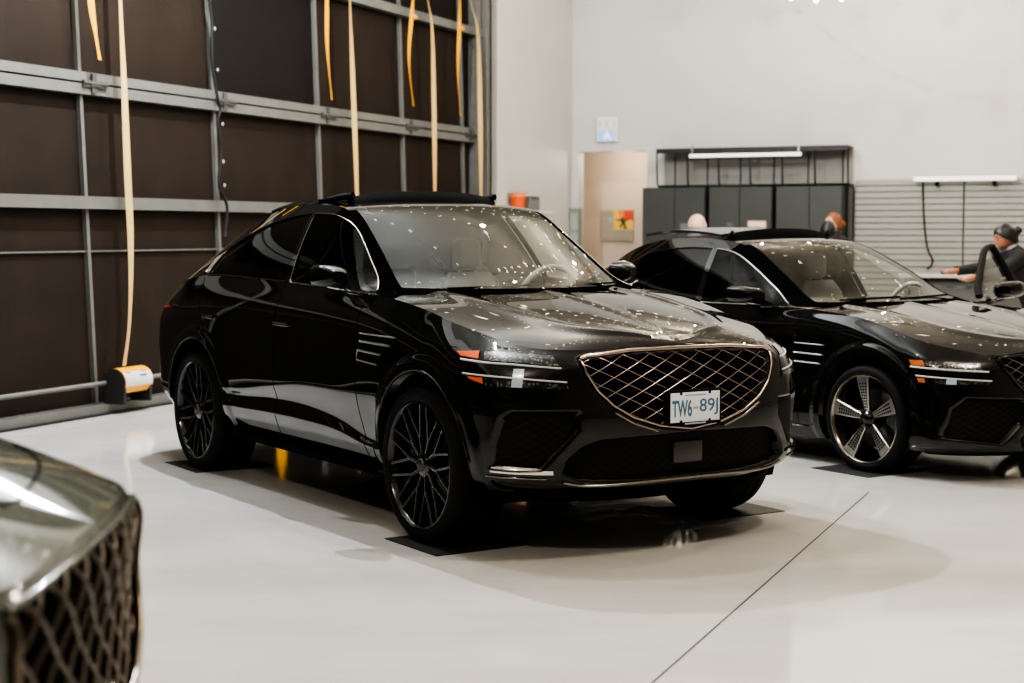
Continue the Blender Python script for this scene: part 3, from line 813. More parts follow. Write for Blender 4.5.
def sunroof(car, root, S, xd, yw, hgt, back, glass_m):
    """open panoramic roof: raised front deflector and the glass panel slid back over the roof"""
    Rf = fx(S['rail'])
    def zr(x, y):
        r = Rf([x])[0]; return r[1]+S['roof_crown']*(1-min(1, abs(y)/r[0])**2.2)
    mb = MB(); ys = np.linspace(-yw, yw, 25)
    top = [(xd-.02-.05*(y/yw)**2, y, zr(xd, y)+hgt-.02*abs(y/yw)**3) for y in ys]; bot = [(xd+.03-.05*(y/yw)**2, y, zr(xd+.03, y)-.01) for y in ys]
    tb = [(p[0]-.05, p[1], p[2]-.004) for p in top]; bb = [(p[0]-.06, p[1], p[2]) for p in bot]
    mb.grid(np.array([bot, top, tb, bb]), flip=True)
    mb.build('wind_deflector', VOID, root)
    for s in (-1, 1):
        xs = np.linspace(xd-.04, back[0]+.06, 8)
        MB().tube([(x, s*(yw-.005), zr(x, yw)+hgt*.8*(1-i/7*.75)) for i, x in enumerate(xs)], .016, 6, flat=1.3).build('deflector_arm', MATTE, root)
    xs = np.linspace(back[0], back[1], 20)
    P = np.array([[(x, y, zr(x, y)+back[2]+(back[3]-back[2])*i/19) for y in np.linspace(-yw-.03, yw+.03, 25)] for i, x in enumerate(xs)])
    m = MB().grid(P); m.grid(P-[0, 0, .02], flip=True)
    ed = np.concatenate([P[0], P[:, -1], P[-1][::-1], P[::-1, 0]])
    m.grid(np.array([ed, ed-[0, 0, .02]]), flip=True)
    m.build('sunroof_panel', glass_m, root, angle=40)
    # black sheet on the solid roof, painted shade for the opening
    xs = np.linspace(xd-.05, back[0]+.1, 10)
    P = np.array([[(x, y, zr(x, y)+.004) for y in np.linspace(-yw+.02, yw-.02, 15)] for x in xs])
    MB().grid(P).build('opening_shade_sheet', VOID, root)
# ------------------------------------------------------------------ the coupe SUV's trim
GR = full(SUV_GRILLE)
nb_ = K['front_bumper']
patch_front(K, GR, -.042, 'grille_backing', VOID, nb_)
lattice(K, GR, .150, .0685, .0031, -.012, x0=.03, z0=.006).build('grille_mesh', pbr('grille_chrome', (.30, .265, .23), rough=.18, metal=1.), nb_)
half = SUV_GRILLE
topc = [(-a, b) for a, b in half[:4]][::-1]+half[1:4]
mb = curve_front(K, half[3:]+[(-a, b) for a, b in half[3:]][::-1][1:], [.0062]*100, .006, 100)
curve_front(K, [(-a, b+.002) for a, b in half[:4]][::-1]+[(a, b+.002) for a, b in half[1:4]], .010, .006, 60, mb=mb)
mb.build('grille_frame', pbr('grille_frame_chrome', (.42, .345, .28), rough=.22, metal=1.), nb_)
patch_front(K, full(SUV_LOW), -.05, 'lower_intake', INTAKE, nb_)
for sg in (-1, 1):
    patch_front(K, [(sg*a, b) for a, b in SUV_SIDE], -.040, 'side_intake', INTAKE, nb_)
MB().box((.845, -.066, .430), (.858, .110, .536), bev=.006).build('radar_cover', pbr('radar_plastic', (.045, .042, .038), rough=.3), nb_)
# chrome lip under the nose and the bright bars at its corners
LIP = [(0, .364), (.15, .363), (.30, .360), (.45, .357), (.58, .362), (.67, .38)]
mb = MB()
q = LIP; qq = [(-a, b) for a, b in q[1:]][::-1]+q
P = [fwd_pt(K, a, b, .004) for a, b in herm(qq, 90)]
mb.tube(P, .009, 8, flat=.8)
mb.build('chrome_lip', DCHROME, nb_)
for sg in (-1, 1):
    lamp_strip(K, [(60.3, .428), (52, .424), (44.4, .421)], [(60.1, .452), (52, .445), (44.4, .439)], .010, 'corner_bar', CHROME, nb_, sg)
    lamp_line(K, [(62, .405), (55, .405), (46, .400)], .004, .004, 'corner_line', DCHROME, nb_, sg)
    tr = [(a+sg*0, b-.030) for a, b in [(.20, .632), (.34, .678), (.44, .733)]]
    curve_front(K, [(sg*a, b) for a, b in tr], .006, .004, 24).build('grille_side_trim', DCHROME, nb_)
    # headlamps
    hl = lamp_strip(K, [(76, .82), (62, .80), (50, .80), (39.8, .808)], [(77, .985), (66, .988), (54, .982), (43.2, .972)], .0022, 'headlamp', PIANO, nb_, sg, 40, 12)
    lamp_strip(K, [(64, .938), (53.5, .931), (43, .918)], [(65.4, .978), (55, .972), (45.3, .963)], .006, 'upper_lens', LENS2, hl, sg)
    lamp_line(K, [(72.5, .937), (63.5, .928), (53.4, .921), (42.6, .909)], .0052, .007, 'light_guide', DRL, hl, sg)
    lamp_strip(K, [(73.2, .951), (66, .944)], [(75.6, .970), (67, .977)], .007, 'turn_signal', AMBER, hl, sg)
    lamp_line(K, [(70.4, .876), (58.2, .868), (50.3, .86), (41, .848)], .0045, .007, 'light_guide', DRL, hl, sg)
    lamp_strip(K, [(67.4, .852), (62.6, .834)], [(68.6, .864), (63, .862)], .007, 'turn_signal', AMBER, hl, sg)
    lamp_strip(K, [(62, .826), (52, .822), (40.4, .819)], [(62.8, .860), (52, .850), (41, .838)], .006, 'lower_lens', LENS2, hl, sg)
    lamp_strip(K, [(54.8, .823), (52, .823)], [(54.8, .905), (52, .905)], .0075, 'projector', LENSBLUE, hl, sg, 4, 6)
    # fender vents
    for (xa, xb, za, zb, r) in ((-.67, -.288, 1.009, 1.004, .0045), (-.664, -.327, .967, .961, .0065), (-.685, -.43, .918, .909, .006), (-.696, -.473, .866, .855, .0045)):
        side_line(K, [(xa, za), ((xa+xb)/2, (za+zb)/2), (xb, zb)], r, .002, sg, 14).build('fender_vent', SATIN, K['shell'])
    side_line(K, [(-.69, .916), (-.70, .89), (-.697, .866)], .003, .002, sg, 8).build('fender_vent_end', SATIN, K['shell'])
    D = K['doors']
    handle(K, D[('front_door', sg)], -1.745, -1.545, 1.012, sg); handle(K, D[('rear_door', sg)], -2.82, -2.63, 1.006, sg)
    dlo_trim(K, D, dict(SUV, trim_mat={'front': DCHROME, 'rear': PIANO}), sg)
    side_gap(K, [(-.72, 1.19), (-.725, .9), (-.70, .6), (-.63, .36)], sg, D[('front_door', sg)])
    side_gap(K, [(-1.72, 1.23), (-1.765, 1.0), (-1.775, .7), (-1.765, .36)], sg, D[('rear_door', sg)])
    side_gap(K, [(-2.98, 1.25), (-2.90, 1.03), (-2.70, .80)], sg, K['shell'])
    side_gap(K, [(-.30, 1.094), (-.067, 1.03), (.142, .995), (.27, .99)], sg, K['hood'])
    side_line(K, [(-3.62, 1.035), (-3.57, 1.038), (-3.52, 1.041)], .012, .002, sg, 8, flat=.5).build('tail_lamp', REDLAMP, K['shell'])
    # quarter trim by the rear pane and side sill
    low = K['low']; xs = K['xs']
    for xq in (-2.955, -2.99):
        i = np.argmin(abs(xs-xq)); P = low[i, 2:12]+[0, .006, 0]; MB().tube(P if sg > 0 else mirY(P), .007, 6).build('quarter_trim', SATIN, K['shell'])
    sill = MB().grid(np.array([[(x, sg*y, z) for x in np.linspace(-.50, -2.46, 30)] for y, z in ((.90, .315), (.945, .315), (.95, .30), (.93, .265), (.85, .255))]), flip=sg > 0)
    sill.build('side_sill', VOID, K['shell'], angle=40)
    for (px_, c) in ((0, 0),):
        pass
    rr_ = SUV['arch']
    for wx in (0, -2.955):
        a = np.linspace(R_(8), R_(176), 50)
        P = [side_pt(K, wx+(rr_+.012)*math.cos(q), .395+(rr_+.012)*math.sin(q), sg, .002) for q in a]
        MB().tube(P, .006, 6).build('arch_trim', PIANO, K['shell'])
# plate
pl_ = MB().box((.900, -.152, .618), (.916, .180, .792), bev=.008).build('plate_frame', MATTE, coupe)
pm = MB().box((.914, -.136, .636), (.919, .164, .778), bev=.002).build('licence_plate', pbr('plate_white', (.66, .70, .72), rough=.35), pl_)
BLUE = pbr('plate_blue', (.06, .14, .24), rough=.5); PALE = pbr('plate_pale_lettering', (.30, .36, .42), rough=.5)
rt = (PI/2, 0, PI/2)
plate_text('TW6', .120, .082, BLUE, 'plate_number', pl_, (.9195, -.068, .703), rt, .0030)
plate_text('89J', .114, .082, BLUE, 'plate_number', pl_, (.9195, .096, .703), rt, .0010)
for z in (.764, .628):
    MB().box((.9165, -.05, z-.004), (.9198, .078, z+.004)).build('plate_slogan', PALE, pl_, smooth=False)
MB().box((.9185, .001, .697), (.9199, .030, .708)).build('plate_emblem', PALE, pl_, smooth=False)
for y in (-.075, .10):
    for z in (.773, .640):
        MB().tube([(.916, y, z), (.922, y, z)], .007, 10).build('plate_screw', MATTE, pl_)
emblem(K, coupe, .765, .0, .27)
sunroof(K, coupe, SUV, -1.62, .50, .058, (-2.05, -2.75, .022, .045), PIANO)
for y0, y1 in ((-.55, .05), (.0, .60)):
    pts = []
    for t in np.linspace(0, 1, 16):
        y = y0+(y1-y0)*t; h = K['bvh'].ray_cast(Vector((-.38-.22*abs(y)**2-.05*t, y, 2)), Vector((0, 0, -1)))
        pts.append((-.40-.22*abs(y)**2-.03*t, y, 1.243+.012*t))
    MB().tube(pts, .006, 6).build('wiper', MATTE, coupe)
# ------------------------------------------------------------------ the sedan
SED_NET = [
 [(.82,0,.17),(.88,0,.21),(.885,0,.32),(.885,0,.45),(.872,0,.62),(.848,0,.735),(.80,0,.812)],
 [(.81,.30,.17),(.87,.30,.21),(.875,.30,.32),(.875,.30,.45),(.862,.30,.62),(.838,.30,.733),(.788,.30,.808)],
 [(.74,.56,.17),(.815,.58,.21),(.825,.58,.32),(.825,.58,.45),(.812,.58,.62),(.79,.58,.718),(.742,.575,.785)],
 [(.64,.74,.175),(.715,.765,.22),(.725,.765,.32),(.72,.765,.45),(.695,.76,.62),(.66,.75,.72),(.58,.72,.815)],
 [(.50,.86,.18),(.56,.90,.23),(.565,.905,.32),(.55,.905,.45),(.51,.90,.62),(.47,.89,.75),(.38,.825,.86)],
 [(.37,.90,.185),(.40,.925,.24),(.39,.93,.32),(.37,.932,.45),(.33,.925,.62),(.29,.915,.785),(.17,.848,.92)],
 [(0,.90,.20),(0,.925,.26),(0,.935,.34),(0,.94,.46),(0,.935,.64),(0,.920,.845),(-.10,.862,.985)],
 [(-.45,.885,.17),(-.45,.915,.24),(-.45,.925,.32),(-.45,.925,.45),(-.45,.925,.66),(-.45,.916,.90),(-.45,.868,1.018)],
 [(-1.0,.88,.17),(-1.0,.91,.24),(-1.0,.925,.32),(-1.0,.918,.45),(-1.0,.922,.68),(-1.0,.915,.88),(-1.0,.865,1.035)],
 [(-1.7,.88,.17),(-1.7,.91,.24),(-1.7,.925,.32),(-1.7,.918,.45),(-1.7,.922,.68),(-1.7,.917,.885),(-1.7,.872,1.035)],
 [(-2.4,.885,.18),(-2.4,.915,.25),(-2.4,.93,.33),(-2.4,.925,.45),(-2.4,.926,.68),(-2.4,.92,.89),(-2.4,.875,1.045)],
 [(-3.01,.905,.20),(-3.01,.93,.26),(-3.01,.94,.34),(-3.01,.942,.46),(-3.01,.936,.68),(-3.01,.92,.88),(-3.01,.85,1.05)],
 [(-3.45,.89,.22),(-3.45,.92,.28),(-3.45,.93,.36),(-3.45,.93,.46),(-3.45,.925,.68),(-3.45,.91,.86),(-3.45,.81,1.04)],
 [(-3.75,.83,.24),(-3.82,.87,.30),(-3.84,.88,.36),(-3.86,.88,.46),(-3.88,.88,.68),(-3.86,.86,.84),(-3.76,.75,1.03)],
 [(-3.95,.65,.25),(-4.03,.68,.30),(-4.05,.68,.36),(-4.06,.68,.46),(-4.08,.68,.68),(-4.07,.68,.84),(-4.0,.63,1.02)],
 [(-4.02,.35,.25),(-4.10,.36,.30),(-4.12,.36,.36),(-4.13,.36,.46),(-4.14,.36,.68),(-4.12,.36,.84),(-4.06,.34,1.02)],
 [(-4.03,0,.25),(-4.11,0,.30),(-4.13,0,.36),(-4.14,0,.46),(-4.15,0,.68),(-4.13,0,.84),(-4.07,0,1.02)],
]
SED_GRILLE = [(0,.795),(.30,.79),(.55,.773),(.585,.76),(.565,.70),(.50,.62),(.42,.545),(.32,.48),(.18,.435),(0,.415)]
SED_SIDE = [(.43,.505),(.78,.52),(.845,.45),(.885,.29),(.60,.25),(.47,.36)]
SED_LOW = [(0,.345),(.36,.335),(.46,.27),(.44,.21),(0,.205)]
SED = dict(net=SED_NET, wb=3.01, az=.345, arch=.40, wf=.90, bumper_x=.33,
  recess=[(full(SED_GRILLE), .05, .012), (full(SED_LOW), .05, .012), (SED_SIDE, .045, .015)],
  front_door=[(-.64,.2),(-.64,1.4),(-1.70,1.4),(-1.70,.2)], rear_door=[(-1.70,.2),(-1.70,1.4),(-2.6,1.4),(-2.6,.2)], door_z=.22,
  hood_edge_x=-.56, hood_c=[(.80,.812),(.72,.845),(.55,.888),(.25,.945),(0,.985),(-.46,1.052)], crown=2.2, ridge=.010, hood_pow=.9,
  gx0=-.56, gx1=-3.70, breaks=[-.80,-1.67,-1.73,-2.62],
  rail=[(-.50,.80,1.03),(-.62,.77,1.045),(-.76,.74,1.085),(-1.1,.68,1.265),(-1.5,.60,1.448),(-1.8,.585,1.487),(-2.1,.575,1.50),(-2.5,.565,1.475),(-2.8,.56,1.415),(-3.1,.56,1.295),(-3.45,.58,1.15),(-3.70,.62,1.06)],
  dlo_top=[(-.56,1.035),(-.80,1.052),(-1.0,1.155),(-1.27,1.285),(-1.54,1.39),(-1.84,1.423),(-2.3,1.412),(-2.52,1.378),(-2.62,1.335),(-2.9,1.20),(-3.7,1.04)],
  tumble=.018, shear=[(-1.70,.30,.08)], panes=[('front',-.80,-1.67),('rear',-1.73,-2.62)], pane_mat={'front': TINT, 'rear': PRIVACY},
  ws=(-.70,-1.50), wsx=(.22,.10), wsz=(-.005,.03), roof_end=-2.6, roof_crown=.03, rear_crown=.02, under_z=.16,
  cab=(-.50,.30,1.46), dash_z=1.02)
sedan = thing('sedan_car', 'black sedan with five-spoke silver wheels parked beside the coupe SUV', 'car', (3.0313, 10.7388, 0), -.97215)
K2 = build_car(SED, sedan, PAINT)
for wx in (0, -3.01):
    for sg in (-1, 1):
        spoke_wheel('wheel', sedan, (wx, sg*.935, .345), sg, .345, .284, .25, PI/2-.10, None)
interior(sedan, SED)
for sg in (-1, 1):
    side_mirror(K2['doors'][('front_door', sg)], sg, (-1.06, .965, 1.108), L=.20, Hh=.125, foot=(-.86, .875, 1.03))
nb_ = K2['front_bumper']; GR2 = full(SED_GRILLE)
patch_front(K2, GR2, -.038, 'grille_backing', VOID, nb_)
lattice(K2, GR2, .12, .06, .0032, -.010).build('grille_mesh', DCHROME, nb_)
mb = curve_front(K2, SED_GRILLE[3:]+[(-a, b) for a, b in SED_GRILLE[3:]][::-1][1:], [.011]*100, .006, 100)
curve_front(K2, [(-a, b) for a, b in SED_GRILLE[:4]][::-1]+SED_GRILLE[1:4], .008, .006, 60, mb=mb)
mb.build('grille_frame', PIANO, nb_)
patch_front(K2, full(SED_LOW), -.042, 'lower_intake', INTAKE, nb_)
for sg in (-1, 1):
    patch_front(K2, [(sg*a, b) for a, b in SED_SIDE], -.034, 'side_intake', INTAKE, nb_)
    hl = lamp_strip(K2, [(70.5, .60), (60, .60), (52, .602), (42, .615)], [(71.5, .752), (64, .755), (54, .752), (44.5, .742)], .0022, 'headlamp', PIANO, nb_, sg, 40, 10)
    lamp_strip(K2, [(66, .705), (56, .698), (45.5, .695)], [(68, .745), (56, .742), (46, .733)], .006, 'upper_lens', LENS2, hl, sg)
    lamp_line(K2, [(70.8, .708), (62, .700), (54, .693), (43, .686)], .0062, .007, 'light_guide', DRL, hl, sg)
    lamp_line(K2, [(68.4, .655), (60, .648), (52, .640), (42, .632)], .0055, .007, 'light_guide', DRL, hl, sg)
    lamp_strip(K2, [(70.5, .718), (65, .712)], [(71.6, .748), (66, .748)], .007, 'turn_signal', pbr('dull_amber_reflector', (.38, .10, .025), rough=.3), hl, sg)
    lamp_strip(K2, [(67.2, .615), (64.5, .612)], [(68, .642), (65, .640)], .007, 'turn_signal', pbr('dull_amber_reflector', (.38, .10, .025), rough=.3), hl, sg)
    lamp_strip(K2, [(61, .610), (52, .606), (43, .612)], [(61.5, .640), (52, .632), (42.6, .624)], .006, 'lower_lens', LENS2, hl, sg)
    lamp_strip(K2, [(57.4, .608), (54, .608)], [(57.4, .645), (54, .642)], .0085, 'projector', LENSBLUE, hl, sg, 4, 4)
    for (xa, xb, za, zb, r) in ((-.65, -.37, .800, .797, .004), (-.655, -.38, .735, .731, .0055), (-.65, -.40, .675, .671, .0055)):
        side_line(K2, [(xa, za), ((xa+xb)/2, (za+zb)/2), (xb, zb)], r, .002, sg, 14).build('fender_vent', SATIN, K2['shell'])
    D = K2['doors']
    handle(K2, D[('front_door', sg)], -1.63, -1.43, .90, sg); handle(K2, D[('rear_door', sg)], -2.48, -2.30, .90, sg)
    dlo_trim(K2, D, dict(SED, trim_mat={'front': SATIN, 'rear': PIANO}, b_trim=False), sg, .0038)
    side_gap(K2, [(-.64, 1.0), (-.64, .6), (-.60, .24)], sg, D[('front_door', sg)])
    side_line(K2, [(-.52, .245), (-1.4, .25), (-2.4, .26)], .010, .004, sg, 30, flat=.6).build('sill_trim', DCHROME, K2['shell'])
emblem(K2, sedan, .775, 0, .24)
sunroof(K2, sedan, SED, -1.70, .50, .060, (-1.84, -2.72, .028, .085), pbr('roof_glass_panel', (.02, .02, .02), rough=.04, ior=1.9))
for y0, y1 in ((-.55, .0), (-.02, .58)):
    pts = []
    for t in np.linspace(0, 1, 16):
        y = y0+(y1-y0)*t; pts.append((-.53-.22*abs(y)**2-.03*t, y, 1.078+.012*t))
    MB().tube(pts, .008, 6).build('wiper', MATTE, sedan)
# the left front door stands open
dr = K2['doors'][('front_door', 1)]; hx, hy = -.60, .885
A_ = Matrix.Translation((hx, hy, 0)) @ Matrix.Rotation(R_(-67), 4, 'Z') @ Matrix.Translation((-hx, -hy, 0))
low, xs = K2['low'], K2['xs']
rows = np.where((xs <= -.78) & (xs >= -1.68))[0]
fr = np.concatenate([low[rows, -1], low[rows[-1], ::-1]])
fr[:, 2] += .012
MB().tube(fr, .028, 8, flat=.7).build('window_frame', MATTE, dr)
inn = [(x, y-.09, z) for x, y, z in [(-.66, .86, .30), (-.66, .86, .98), (-1.66, .86, 1.0), (-1.66, .86, .30)]]
MB().prism([(p[0], p[2]) for p in inn], .78, .86, 'y').build('door_lining', LEATHER, dr, smooth=False)
dr.matrix_local = A_
# ------------------------------------------------------------------ the grey car in the foreground
def zs(t, k): return [tuple(list(r[:-1])+[r[-1]*k]) for r in t]
ZK = .965
FG = dict(SUV); FG['side_paint'] = PAINT_GREY; FG['net'] = [[(x+((0,0,0,-.01,-.01,.035,.065)[j] if i < 4 else (.035 if i == 4 and j > 4 else 0)), y, z*ZK+(.055*max(0, min(1, (.78-x)/.5))*(j >= 5)*min(1, (j-4)/2))) for j, (x, y, z) in enumerate(c)] for i, c in enumerate(SUV_NET)]
sc2 = lambda poly: [(a, b*ZK) for a, b in poly]
FGG = sc2([(0,.978),(.30,.975),(.53,.962),(.572,.955),(.575,.89),(.55,.805),(.50,.735),(.42,.665),(.30,.61),(0,.57)])
FG.update(az=.37, arch=.43, recess=[(full(FGG), .05, .012), (sc2(SUV_SIDE), .045, .015)], hood_c=[(x+(.065 if x > .75 else 0), z*ZK+.055*max(0, min(1, (.78-x)/.5))) for x, z in SUV['hood_c']], rail=[(x, y, z*ZK+.055) for x, y, z in SUV['rail']], dlo_top=[(x, z*ZK+.055) for x, z in SUV['dlo_top']],
  front_door=sc2(SUV['front_door']), rear_door=sc2(SUV['rear_door']), sculpt=[tuple([r[0]]+[q*ZK for q in r[1:]]) for r in SUV['sculpt']], cab=(-.55, .40, 1.56), dash_z=1.12, ridge=.0, spine=.001, crown=1.7)
grey = thing('grey_car', 'green-grey car in the corner, only its bonnet and mesh grille showing', 'car', (-1.685, 3.06, 0), R_(3.5))
K3 = build_car(FG, grey, PAINT_GREY)
for wx in (0, -2.955):
    for sg in (-1, 1):
        mesh_wheel('wheel', grey, (wx, sg*.985, .37), sg, .37, .29, .27)
interior(grey, FG)
nb3 = K3['front_bumper']
patch_front(K3, full(FGG), -.042, 'grille_backing', VOID, nb3)
lattice(K3, full(FGG), .135, .105, .0075, -.012, n=6).build('grille_mesh', pbr('bronze_black_mesh', (.075, .058, .044), rough=.3, metal=.7), nb3)
mb = curve_front(K3, FGG[3:]+[(-a, b) for a, b in FGG[3:]][::-1][1:], [.010]*100, .004, 100)
mb.build('grille_frame', pbr('bronze_frame', (.16, .13, .10), rough=.3, metal=1.), nb3)
curve_front(K3, [(-a, b+.006) for a, b in FGG[:4]][::-1]+[(a, b+.006) for a, b in FGG[1:4]], .008, .004, 60).build('grille_top_trim', PAINT_GREY, nb3)
for sg in (-1, 1):
    patch_front(K3, [(sg*a, b) for a, b in sc2(SUV_SIDE)], -.034, 'side_intake', INTAKE, nb3)
    z_ = lambda t: [(a, b*ZK) for a, b in t]
    hl = lamp_strip(K3, z_([(76, .82), (62, .80), (50, .80), (40.5, .808)]), z_([(77, .975), (66, .975), (54, .97), (44, .96)]), .0022, 'headlamp', PIANO, nb3, sg, 40, 12)
    lamp_line(K3, z_([(72.5, .937), (63.5, .928), (53.4, .921), (44, .909)]), .0052, .007, 'light_guide', DRL, hl, sg)
    lamp_line(K3, z_([(70.4, .876), (58.2, .868), (50.3, .86), (43, .848)]), .0045, .007, 'light_guide', DRL, hl, sg)
    side_mirror(K3['doors'][('front_door', sg)], sg, (-.96, .985, 1.22), L=.18, Hh=.13, foot=(-.72, .90, 1.12), paint=PAINT_GREY)
# shut line across the front of the bonnet
pts = []
for y in np.linspace(-.80, .80, 60):
    h = K3['bvh'].ray_cast(Vector((.72-.24*(abs(y)/.8)**2.2, y, 3)), Vector((0, 0, -1)))
    if h[0] is not None: pts.append(np.array(h[0])+[0, 0, .002])
MB().tube(pts[4:-4], .0034, 6).build('bonnet_gap', VOID, K3['hood'])
# ------------------------------------------------------------------ the room
D_ = np.array([.390, .921]); D_ = D_/np.linalg.norm(D_); N_ = np.array([D_[1], -D_[0]]); P0 = np.array([-4.0, 12.41])
RZ = math.atan2(D_[1], D_[0])
def RW(a, b, z=0): 
    p = P0+D_*a+N_*b; return (p[0], p[1], z)
# room objects are modelled in room axes: x = along the door wall (away from camera), y = -b (b = into the room), then placed
ROOM = Matrix.Translation((P0[0], P0[1], 0)) @ Matrix.Rotation(RZ, 4, 'Z')
def roomobj(mb, name, mat, parent=None, smooth=False, angle=None, at=None):
    """mb built in (a, b, z); b is flipped to y=-b. 'at' gives the object's origin in (a,b,z)"""
    at = np.array(at if at is not None else (0, 0, 0), float)
    for i, v in enumerate(mb.v):
        w = v-at if parent is None else v.copy(); w[:, 1] *= -1; mb.v[i] = w
    mb.f = [f[::-1] for f in mb.f]
    o = mb.build(name, mat, parent, smooth, angle)
    if parent is None:
        o.matrix_world = ROOM @ Matrix.Translation((at[0], -at[1], at[2]))
    return o
def roomthing(name, label, cat, at, group=None):
    o = thing(name, label, cat, (0,0,0), 0, group)
    o.matrix_world = ROOM
    return o
WALL = pbr('white_wall_paint', (.52, .512, .49), rough=.6, noise=.03, nscale=1.5)
BEIGE = pbr('beige_wall_paint', (.56, .47, .37), rough=.7, noise=.03, nscale=2)
CEIL = pbr('ceiling_paint', (.44, .415, .37), rough=.8)
FAR = pbr('grey_far_wall', (.30, .29, .27), rough=.8)
def floor_mat():
    m, nt, b = newmat('polished_floor')
    tc = nt.nodes.new('ShaderNodeTexCoord')
    n1 = nt.nodes.new('ShaderNodeTexNoise'); n1.inputs['Scale'].default_value = .55; n1.inputs['Detail'].default_value = 6; n1.inputs['Roughness'].default_value = .6
    n2 = nt.nodes.new('ShaderNodeTexNoise'); n2.inputs['Scale'].default_value = 7; n2.inputs['Detail'].default_value = 4
    mp = nt.nodes.new('ShaderNodeMapping'); mp.inputs['Scale'].default_value = (1, 2.2, 1); mp.inputs['Rotation'].default_value = (0, 0, .4)
    nt.links.new(tc.outputs['Object'], mp.inputs[0]); nt.links.new(mp.outputs[0], n1.inputs['Vector']); nt.links.new(tc.outputs['Object'], n2.inputs['Vector'])
    cr = nt.nodes.new('ShaderNodeValToRGB'); cr.color_ramp.elements[0].position = .3; cr.color_ramp.elements[0].color = (.50, .475, .44, 1)
    cr.color_ramp.elements[1].position = .62; cr.color_ramp.elements[1].color = (.60, .575, .545, 1)
    nt.links.new(n1.outputs['Fac'], cr.inputs[0]); nt.links.new(cr.outputs[0], b.inputs['Base Color'])
    ma = nt.nodes.new('ShaderNodeMath'); ma.operation = 'MULTIPLY_ADD'; ma.inputs[1].default_value = .06; ma.inputs[2].default_value = .055
    nt.links.new(n2.outputs['Fac'], ma.inputs[0]); nt.links.new(ma.outputs[0], b.inputs['Roughness'])
    b.inputs['IOR'].default_value = 1.5
    return m
mb = MB().add([(-16, -9, 0), (24, -9, 0), (24, 36, 0), (-16, 36, 0)], [(0, 1, 2, 3)])
struct(mb.build('floor', floor_mat(), smooth=False))
HC = 6.6
# walls as slabs in room axes
struct(roomobj(MB().box((9.75, -.25, 0), (12.56, 0, HC)), 'wall_left', WALL, at=(11, 0, 0)))
struct(roomobj(MB().box((-26, -.25, 5.3), (9.75, 0, HC)), 'wall_left_upper', WALL, at=(0, 0, 5.3)))
mb = MB().box((12.56, -.25, 2.73), (12.81, 1.17, HC)); mb.box((12.56, 1.17, 0), (12.81, 16.5, HC)); mb.box((12.56, -.25, 0), (12.81, .09, 2.73))
struct(roomobj(mb, 'wall_back', WALL, at=(12.6, 5, 0)))
mb = MB().box((14.2, -.8, 0), (14.3, 2.6, 2.9)); mb.box((12.81, -.8, 2.9), (14.3, 2.6, 3.0)); mb.box((12.81, 2.5, 0), (14.3, 2.6, 2.9)); mb.box((12.81, -.8, 0), (14.3, -.7, 2.9))
struct(roomobj(mb, 'wall_passage', BEIGE, at=(14.2, 1, 0)))
struct(roomobj(MB().box((-26, 16.5, 0), (12.81, 16.75, HC)), 'wall_right', FAR, at=(0, 16.6, 0)))
struct(roomobj(MB().box((-26, -.25, 0), (-25.75, 16.75, HC)), 'wall_front', FAR, at=(-26, 8, 0)))
struct(roomobj(MB().box((-26, -.25, HC), (12.81, 16.75, HC+.2)), 'ceiling', CEIL, at=(0, 8, HC)))
# ------------------------------------------------------------------ the big sectional door in the left wall
BOARD = pbr('brown_hardboard', (.018, .0112, .0074), rough=.75, noise=.55, nscale=1.6, spec=.2, bump=.15, bscale=40)
BOARD2 = pbr('dark_brown_hardboard', (.008, .006, .005), rough=.8, noise=.3, nscale=3.0, spec=.2)
GALV = pbr('galvanised_rail', (.15, .15, .138), rough=.5, metal=.35, noise=.22, nscale=6)
GALVD = pbr('grey_door_jamb', (.10, .10, .092), rough=.6, noise=.25, nscale=4)
BLACKGAP = pbr('black_seal', (.006, .006, .006), rough=.8)
door = bpy.data.objects.new('door_1', None); C.objects.link(door); door.matrix_world = ROOM; struct(door)
A0, A1 = -9.0, 8.95
LEAN = -.055
def dpart(mb, name, mat, smooth=False): return roomobj(mb, name, mat, door, smooth)
zsec = [(.08, 1.38), (1.385, 1.79), (1.80, 2.77), (2.79, 4.08), (4.10, 5.3)]
mref = [1.24+1.98*k for k in range(-5, 4)]+[8.86]
for k, (z0, z1) in enumerate(zsec):
    edges = [A0]+mref+[A1]
    for i in range(len(edges)-1):
        mb = MB(); l, r = edges[i], edges[i+1]
        V = []
        for b in (-.12, -.05-.002*((i*7+k*3) % 4)):
            for (a, z) in ((l+LEAN*z0*(i > 0), z0), (r+LEAN*z0*(i < len(edges)-2), z0), (r+LEAN*z1*(i < len(edges)-2), z1), (l+LEAN*z1*(i > 0), z1)): V.append((a, b, z))
        mb.add(V, [(0, 1, 2, 3), (7, 6, 5, 4), (0, 4, 5, 1), (1, 5, 6, 2), (2, 6, 7, 3), (3, 7, 4, 0)])
        dpart(mb, 'door_panel', BOARD2 if (k in (0, 3) and i % 3 == 1) or k == 4 else BOARD)
for z0, z1, d in ((1.735, 1.84, .035), (2.685, 2.772, .03), (2.788, 2.868, .03), (4.045, 4.145, .06), (.015, .085, .10), (1.372, 1.386, -.03), (5.2, 5.3, .03)):
    dpart(MB().box((A0, -.05, z0), (A1+.03 if z0 < 4 or z0 > 5 else 9.3, d, z1)), 'door_rail', GALV)
dpart(MB().box((A0, -.02, -.0), (A1, .14, .016)), 'door_seal', BLACKGAP)
dpart(MB().tube([(A0, .07, .262), (A1, .07, .262)], .021, 10), 'door_bar', GALV, True)
